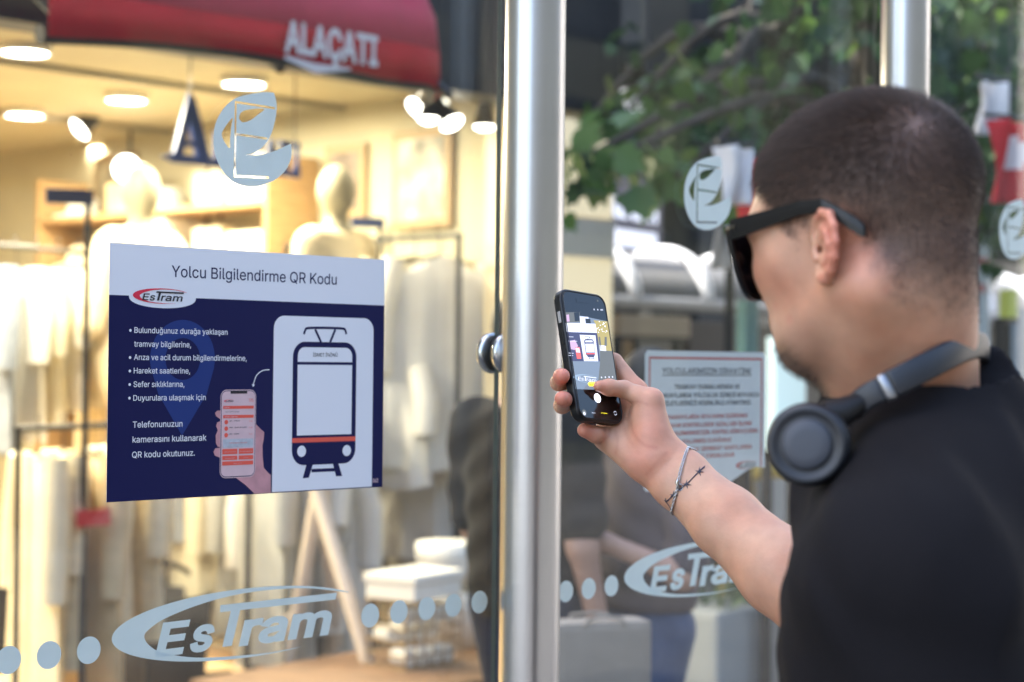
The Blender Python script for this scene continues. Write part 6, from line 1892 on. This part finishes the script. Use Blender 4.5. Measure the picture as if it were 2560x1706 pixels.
# ------------------------------------------------------------------ chain bracelet
br = empty('bracelet', WRR, 0, 'thin silver chain bracelet round the raised wrist', 'bracelet')
front = [(1408, 478), (1385, 540), (1362, 620), (1340, 700), (1322, 790), (1316, 850), (1300, 905), (1282, 985), (1262, 1060), (1252, 1096)]
fp = []
for x, y in dense(front, 3):
    h = skin_point(*z2(x, y), 0.0016)
    if h: fp.append(h[0])
# the hidden half passes behind the wrist
back = []
p0, p1 = fp[-1], fp[0]
mid_ = (p0 + p1) / 2
ctr = WRR + ax * ((mid_ - WRR).dot(ax))
bd = (Vector((0, 1, 0)) - ax * ax.y).normalized()
for k in range(1, 16):
    t = k / 16
    c = p0 + (p1 - p0) * t
    ctr = WRR + ax * ((c - WRR).dot(ax))
    g = c + bd * 0.06 * math.sin(PI * t) - ctr
    dirv = (g - ax * g.dot(ax)).normalized()
    # walk back onto the skin
    r = 0.06
    for _ in range(60):
        q = ctr + dirv * r
        v = float(B(np.array([[q.x, q.y, q.z]]))[0])
        if v < 0.0016: break
        r -= max(v * .7, .0004)
    q = ctr + dirv * r
    back.append(q)
loop = fp + back
# even spacing
P = loop + [loop[0]]
cum = [0]
for a, b2 in zip(P, P[1:]): cum.append(cum[-1] + (b2 - a).length)
nlk = int(cum[-1] / 0.0026)
chain = MB()
def along(s):
    for i in range(len(cum) - 1):
        if cum[i + 1] >= s:
            t = (s - cum[i]) / max(cum[i + 1] - cum[i], 1e-9); return P[i] + (P[i + 1] - P[i]) * t
    return P[-1]
for i in range(nlk):
    s0 = cum[-1] * i / nlk; c = along(s0); t = (along(min(s0 + .002, cum[-1])) - along(max(s0 - .002, 0))).normalized()
    out = (c - (WRR + ax * (c - WRR).dot(ax))).normalized(); sd = t.cross(out).normalized(); out = sd.cross(t)
    sgn = 0.55 if i % 2 else -0.55
    e_a = (sd * math.cos(sgn) + out * math.sin(sgn))
    ring = [c + t * (0.0021 * math.cos(a)) + e_a * (0.00145 * math.sin(a)) for a in [2 * PI * k / 9 for k in range(10)]]
    chain.tube(ring, 0.00052, 5, caps=False)
silver = mat('silver_chain', (0.60, 0.59, 0.58), rough=0.22, metal=1.0)
o = chain.build('chain', silver, br); o.location = -WRR
cl = MB(); h = skin_point(*z2(1318, 835), 0.0026)
cl.tube([h[0] + Vector((0.0002, -.001, 0.006)), h[0] + Vector((-.001, -.001, 0.002)), h[0] + Vector((.0012, -.001, -0.004))], [0.0012, 0.0022, 0.0012], 8)
cl.tube([h[0] + Vector((0.0035 * math.cos(a) + .002, -.0006, 0.0035 * math.sin(a) - .003)) for a in np.linspace(0, 2 * PI, 14)], 0.0006, 6, caps=False)
o = cl.build('clasp', silver, br); o.location = -WRR

# ------------------------------------------------------------------ phone
PM = Matrix(((pr.x, pn.x * -1, pu.x, PC.x), (pr.y, -pn.y, pu.y, PC.y), (pr.z, -pn.z, pu.z, PC.z), (0, 0, 0, 1)))   # local x right, -y out of the screen, z up
phone = bpy.data.objects.new('mobile_phone', None); COL.objects.link(phone); phone.matrix_world = PM; phone.empty_display_size = 0.05
tag(phone, 'black cased mobile phone held up in the raised hand, camera view on its screen', 'phone')
case_m = mat('black_silicone', (0.005, 0.005, 0.0055), rough=0.38, spec=0.4)
def slab(out, y0, y1, bev, name, m, n=2):
    bm = bmesh.new()
    vs = [bm.verts.new((x, y1, z)) for x, z in out]; f = bm.faces.new(vs)
    ex = bmesh.ops.extrude_face_region(bm, geom=[f]); bmesh.ops.translate(bm, vec=(0, y0 - y1, 0), verts=[v for v in ex['geom'] if isinstance(v, bmesh.types.BMVert)])
    bmesh.ops.recalc_face_normals(bm, faces=bm.faces[:])
    caps = [e for e in bm.edges if len(e.link_faces) == 2 and any(len(fc.verts) > 4 for fc in e.link_faces)]
    if bev: bmesh.ops.bevel(bm, geom=caps, offset=bev, segments=4, affect='EDGES', profile=0.6)
    me = bpy.data.meshes.new(name); bm.to_mesh(me); bm.free()
    for p in me.polygons: p.use_smooth = len(p.vertices) == 4
    return link_mesh(name, me, m, phone)
slab(rrect(-PHW, -PHH, PHW, PHH, 0.0135, 10), -PHT, PHT + .0005, 0.0032, 'case', case_m)
fr = MB(); rim = rrect(-PHW + .0026, -PHH + .0026, PHW - .0026, PHH - .0026, 0.0112, 10)
fr.tube([(x, -PHT - .0001, z) for x, z in rim + rim[:1]], 0.0009, 8, caps=False); fr.build('case_rim', case_m, phone)
SCR = [mat('screen_black', (0.004, 0.004, 0.005), rough=0.08, spec=0.5), mat('screen_dim', (0.01, 0.012, 0.012), rough=0.1, emit=(0.035, 0.045, 0.042), estr=0.25),
       mat('screen_white', (0.02, 0.02, 0.02), rough=0.1, emit=(0.40, 0.42, 0.52), estr=0.55), mat('screen_navy', (0.01, 0.01, 0.02), rough=0.1, emit=(0.02, 0.018, 0.05), estr=0.55),
       mat('screen_olive', (0.01, 0.01, 0.01), rough=0.1, emit=(0.30, 0.24, 0.06), estr=0.40, var=0.0), mat('screen_grey', (0.01, 0.01, 0.01), rough=0.1, emit=(0.11, 0.14, 0.19), estr=0.45),
       mat('screen_yellow', (0.02, 0.02, 0.0), rough=0.1, emit=(0.75, 0.62, 0.03), estr=0.60), mat('screen_red', (0.02, 0.0, 0.0), rough=0.1, emit=(0.60, 0.07, 0.06), estr=0.5),
       mat('screen_light', (0.02, 0.02, 0.02), rough=0.1, emit=(0.72, 0.76, 0.95), estr=0.80), mat('screen_pink', (0.02, 0.0, 0.02), rough=0.1, emit=(0.30, 0.20, 0.30), estr=0.55), mat('screen_road', (0.01, 0.01, 0.01), rough=0.1, emit=(0.085, 0.085, 0.075), estr=0.4),
       mat('screen_sky', (0.01, 0.01, 0.01), rough=0.1, emit=(0.16, 0.22, 0.30), estr=0.5)]
slab(rrect(-PHW + .0032, -PHH + .0032, PHW - .0032, PHH - .0032, 0.0105, 10), -PHT - .0002, -PHT + .001, 0, 'screen_glass', SCR[0])
f = Flat()
RZ = (1360, 700, 3.92)
def sc2(x, y):
    p = on_phone(*zp(RZ, x, y), PHT); v = p - PC
    return v.dot(pr), v.dot(pu)
def spoly(P, mi, y): f.poly([sc2(*p) for p in P], mi, -PHT - y); return f
l1, l2, l3, l4 = .0004, .0005, .0006, .0007
spoly([(200, 320), (618, 408), (722, 1085), (306, 1072)], 5, l1)                       # live picture
spoly([(200, 320), (345, 318), (352, 415), (212, 425)], 10, l2)
spoly([(215, 345), (240, 340), (248, 410), (220, 412)], 9, l3); spoly([(290, 322), (340, 318), (345, 405), (300, 408)], 0, l3)
spoly([(345, 360), (430, 365), (448, 430), (352, 425)], 2, l2); spoly([(400, 380), (450, 385), (455, 430), (405, 428)], 0, l3)
spoly([(210, 422), (500, 432), (520, 522), (222, 512)], 2, l2)                          # white head of the notice
spoly([(222, 512), (520, 522), (545, 800), (265, 798)], 3, l2)                          # navy body
spoly([(346, 540), (500, 546), (528, 800), (388, 798)], 2, l3)                          # card with tram
spoly([(388, 600), (400, 582), (470, 584), (482, 602), (496, 735), (484, 762), (430, 762), (408, 735)], 3, l4)
spoly([(398, 628), (480, 628), (490, 714), (410, 714)], 2, l4 + .0001); spoly([(400, 596), (468, 596), (474, 614), (398, 614)], 2, l4 + .0001)
spoly([(410, 722), (492, 722), (493, 731), (411, 731)], 7, l4 + .0001)
for p in ((395, 560, 455, 562), (415, 575, 428, 585), (445, 562, 432, 585)): f.line([sc2(p[0], p[1]), sc2(p[2], p[3])], .0006, 3, -PHT - l4)
f.line([sc2(435, 778), sc2(490, 774)], .0006, 3, -PHT - l4); f.line([sc2(442, 764), sc2(434, 780)], .0006, 3, -PHT - l4); f.line([sc2(480, 764), sc2(488, 780)], .0006, 3, -PHT - l4)
spoly([(250, 600), (300, 590), (330, 650), (300, 690), (252, 680)], 9, l3); spoly([(300, 660), (345, 662), (362, 775), (320, 775)], 7, l3); spoly([(305, 668), (340, 670), (350, 715), (312, 712)], 2, l4)
for y0, x1 in ((560, 285), (602, 320), (720, 285), (742, 280)): f.line([sc2(236, y0), sc2(x1, y0 + 2)], .0005, 2, -PHT - l4)
spoly([(480, 398), (618, 408), (662, 700), (545, 690), (500, 432)], 4, l3 - .00005)      # lit shop on the right
rq = random.Random(3)
for k in range(26):
    x, y = 505 + rq.random() * 110, 408 + rq.random() * 110; f.disc(sc2(x, y), .0003 + .0003 * rq.random(), mi=8, y=-PHT - l4, n=6)
spoly([(540, 640), (600, 648), (605, 700), (545, 695)], 2, l4); spoly([(590, 560), (610, 562), (612, 650), (588, 648)], 10, l4); spoly([(530, 560), (545, 560), (560, 680), (545, 690)], 10, l4)
spoly([(545, 690), (662, 700), (690, 850), (545, 835)], 10, l3)
spoly([(548, 800), (690, 830), (722, 1085), (520, 1078)], 10, l2)
a0 = sc2(285, 955); a1 = sc2(520, 950)
logo_shapes(f, a0[0], a0[1], a1[0] - a0[0], 11, 2, -PHT - l3, -PHT - l4, .005)
for x, y in ((560, 958), (598, 956), (634, 955), (668, 953)): f.disc(sc2(x, y), .0010, mi=2, y=-PHT - l3, n=12)
spoly([(424, 1020), (440, 1002), (600, 1005), (615, 1025), (600, 1046), (440, 1044)], 6, l4); f.disc(sc2(448, 1024), .0010, mi=0, y=-PHT - l4 - .0001, n=10)
f.line([sc2(465, 1024), sc2(510, 1025)], .0006, 0, -PHT - l4 - .0001)
f.disc(sc2(521, 1160), .0052, mi=8, y=-PHT - l2, n=26)                                   # shutter
f.disc(sc2(392, 1302), .0034, mi=10, y=-PHT - l2, n=18); f.disc(sc2(392, 1312), .0020, mi=2, y=-PHT - l3, n=12)
c0 = sc2(462, 1308); f.text('VİDEO', c0[0], c0[1], .0062, .0013, 2, -PHT - l3, .01); c0 = sc2(558, 1310); f.text('FOTOĞRAF', c0[0], c0[1], .0100, .0013, 6, -PHT - l3, .01)
cr = sc2(695, 1308); f.line([(cr[0] + .0021 * math.cos(a), cr[1] + .0021 * math.sin(a)) for a in np.linspace(.5, 3.0, 8)], .0005, 2, -PHT - l3); f.line([(cr[0] + .0021 * math.cos(a), cr[1] + .0021 * math.sin(a)) for a in np.linspace(3.6, 6.1, 8)], .0005, 2, -PHT - l3)
for x, y in ((488, 292), (524, 294)): f.disc(sc2(x, y), .0008, .0011, mi=2, y=-PHT - l2, n=8)
for dy in (-5, 3): f.line([sc2(550, 296 + dy), sc2(575, 297 + dy)], .0005, 2, -PHT - l2)
f.disc(sc2(522, 207), .0012, mi=10, y=-PHT - l2, n=14)
spoly([(310, 180), (430, 188), (440, 232), (318, 222)], 0, l1)
f.build('screen_picture', SCR, phone)
for z0, z1, m in ((.036, .049, mat('switch_grey', (.35, .33, .30), rough=.4)), (.012, .026, case_m), (-.008, .006, case_m)):
    MB().box((-PHW - .0008, -.002, z0), (-PHW + .0006, .002, z1), bev=.0004).build('side_button', m, phone)
bm_ = MB(); bm_.box((-.030, PHT + .0006, .036), (.004, PHT + .0030, .070), bev=.002); bm_.build('camera_bump', case_m, phone)

# ------------------------------------------------------------------ sunglasses
gl_m = mat('black_acetate', (0.0035, 0.0035, 0.004), rough=0.35, spec=.35)
sg = empty('sunglasses', HC, 0, 'black wayfarer-style sunglasses worn on the face', 'sunglasses')
def sgbuild(mb, name, m):
    o = mb.build(name, m, sg); o.location = -HC; return o
FX = 0.103
def fpt(y, z, dx=0.0): return hl(FX - 0.35 * abs(y) ** 2 / 0.14 + dx - (z - 0.012) * -0.12, y, z)
frm = MB()
def lens_loop(s, g=0.0):
    return [(s * y, z) for y, z in ((0.0095 - g, 0.026 + g), (0.040, 0.033 + g), (0.063 + g, 0.033 + g), (0.0655 + g, 0.022), (0.060 + g, -0.008), (0.048, -0.022 - g), (0.026, -0.022 - g), (0.013 - g, -0.010))]
for s in (1, -1):
    o_ = smooth_loop(lens_loop(s, 0.003), 5); i_ = smooth_loop(lens_loop(s, -0.002), 5)
    V, F = [], []
    n = len(o_)
    for lp, dx in ((o_, .0026), (i_, .0026), (i_, -.0026), (o_, -.0026)):
        V += [fpt(y, z, dx) for y, z in lp]
    for r in range(4):
        for k in range(n):
            q = (r * n + k, r * n + (k + 1) % n, ((r + 1) % 4) * n + (k + 1) % n, ((r + 1) % 4) * n + k)
            F.append(q if s > 0 else q[::-1])
    frm.add(V, F)
frm.tube([fpt(-.011, .021), fpt(0, .023, .002), fpt(.011, .021)], .0034, 10)
for s in (1, -1): frm.tube([fpt(s * .064, .031, -.001), hl(.078, s * .071, .031)], [.0055, .0060], 10)
sgbuild(frm, 'frame', gl_m)
for s in (1, -1):
    ln = MB(); lp = smooth_loop(lens_loop(s, 0), 5); n = len(lp)
    V = [fpt(y, z, .0008) for y, z in lp] + [fpt(y, z, -.0008) for y, z in lp]
    F = [tuple(range(n))[::-1], tuple(range(n, 2 * n))] + [(k, (k + 1) % n, n + (k + 1) % n, n + k) for k in range(n)]
    if s < 0: F = [q[::-1] for q in F]
    ln.add(V, F); sgbuild(ln, 'lens', mat('dark_lens', (0.006, 0.006, 0.010), rough=0.06, spec=0.6))
    # temple: flat tapering bar, dropping behind the ear
    T_ = [(.086, .0725, .0300, .0085), (.070, .0745, .0305, .0080), (.040, .0770, .0325, .0066), (.010, .0790, .0345, .0056), (-.012, .0800, .0325, .0054), (-.021, .0790, .0260, .0058), (-.033, .0765, .0165, .0066), (-.041, .0740, .0095, .0064), (-.044, .0730, .0070, .0042)]
    V, F = [], []
    for x, y, z, hh in T_:
        for dy, dz in ((-.0016, -hh), (.0016, -hh), (.0020, 0), (.0016, hh), (-.0016, hh), (-.002, 0)):
            V.append(hl(x, s * (y + dy), z + dz))
    m6 = 6
    for i in range(len(T_) - 1):
        for k in range(m6):
            q = (i * m6 + k, i * m6 + (k + 1) % m6, (i + 1) * m6 + (k + 1) % m6, (i + 1) * m6 + k)
            F.append(q[::-1] if s > 0 else q)
    F += [tuple(range(m6)), tuple(range((len(T_) - 1) * m6, len(T_) * m6))[::-1]]
    tm_ = MB().add(V, F, smooth=False)
    sgbuild(tm_, 'temple', gl_m)

# ------------------------------------------------------------------ headphones round the neck
hp = empty('headphones', NB, 0, 'dark grey on-ear headphones resting round the neck of the young man', 'headphones')
def hpb(mb, name, m):
    o = mb.build(name, m, hp); o.location = -NB; return o
grey = mat('graphite_plastic', (0.018, 0.0205, 0.026), rough=0.42)
blk = mat('matte_black_plastic', (0.0045, 0.0045, 0.0055), rough=0.55)
silv = mat('satin_metal', (0.35, 0.36, 0.38), rough=0.35, metal=0.9)
axc = NB + (nk0 - NB) * 0.15
BP = [at(2118, 1036, 1.428), at(2165, 994, 1.418), at(2215, 968, 1.414), at(2290, 930, 1.418), at(2360, 894, 1.436), at(2418, 868, 1.466), at(2456, 866, 1.510), at(2466, 890, 1.562), at(2440, 930, 1.610), at(2380, 975, 1.650), at(2290, 1020, 1.672), at(2200, 1060, 1.676)]
BPs = spline(BP, 6)
def band(i0, i1, hgt, th, name, m):
    pts = BPs[i0:i1]
    V, F = [], []
    for i, p in enumerate(pts):
        t = (BPs[min(i0 + i + 1, len(BPs) - 1)] - BPs[max(i0 + i - 1, 0)]).normalized()
        ctr_ = Vector((axc.x, axc.y, p.z))
        ou = (p - ctr_); ou = (ou - t * ou.dot(t)).normalized()
        up = ou.cross(t).normalized()
        if up.z < 0: up = -up
        for a in range(12):
            an = 2 * PI * a / 12
            ca, sa = math.cos(an), math.sin(an)
            V.append(p + up * (hgt / 2 * math.copysign(abs(ca) ** .45, ca)) + ou * (th / 2 * math.copysign(abs(sa) ** .6, sa)))
    n = len(pts)
    for i in range(n - 1):
        for k in range(12):
            F.append((i * 12 + k, i * 12 + (k + 1) % 12, (i + 1) * 12 + (k + 1) % 12, (i + 1) * 12 + k))
    F += [tuple(range(12)), tuple(range((n - 1) * 12, n * 12))]
    mb = MB().add(V, F, smooth=True)
    o = hpb(mb, name, m)
    bm = bmesh.new(); bm.from_mesh(o.data); bmesh.ops.recalc_face_normals(bm, faces=bm.faces[:]); bm.to_mesh(o.data); bm.free()
    return o
band(13, 55, 0.0225, 0.007, 'headband', grey)
band(2, 12, 0.0200, 0.006, 'slider', grey); band(11, 14, 0.0222, 0.0066, 'slider_joint', silv)
band(54, 66, 0.0200, 0.006, 'slider', grey)
def cup(c, axv):
    axv = axv.normalized()
    k = MB(); k.lathe([(0, -.016), (.026, -.016), (.0318, -.013), (.0330, -.004), (.0325, .002), (.031, .0035)], c, 48, axis=axv); cp = hpb(k, 'ear_cup', blk)
    k = MB(); k.lathe([(.0312, .0030), (.0306, .0065), (.0285, .0085), (.0262, .0085), (.0232, .0062), (.0205, .0058), (.0190, .0066)], c, 48, axis=axv); k.build('cup_ring', grey, cp)
    k = MB(); k.lathe([(.0192, .0050), (.0188, .0082), (.0175, .0092), (.010, .0096), (0, .0097)], c, 48, axis=axv); k.build('cup_disc', mat('slate_disc', (0.050, 0.056, 0.070), rough=0.5), cp)
CUP = at(2020, 1112, 1.405)
cup(CUP, Vector((-0.28, -0.95, 0.04)))
yk = MB(); yk.tube([CUP + Vector((.012, .006, .022)), CUP + Vector((.026, .010, .024)), BPs[4]], [.012, .0125, .0085], 14); yk.build('yoke', blk, hp).location = -NB
cup(at(2180, 1105, 1.70), Vector((-0.5, 0.85, 0.0)))
yk = MB(); yk.tube([at(2180, 1105, 1.70) + Vector((.010, -.006, .022)), BPs[-3]], [.012, .0085], 14); yk.build('yoke', blk, hp).location = -NB

# smaller pieces of the phone ride on its case and its screen
kids = {o.name.split('.')[0]: o for o in phone.children}
for o in list(phone.children):
    nm = o.name.split('.')[0]
    if nm in ('case_rim', 'side_button', 'camera_bump'): o.parent = kids['case']
    if nm == 'screen_picture': o.parent = kids['screen_glass']
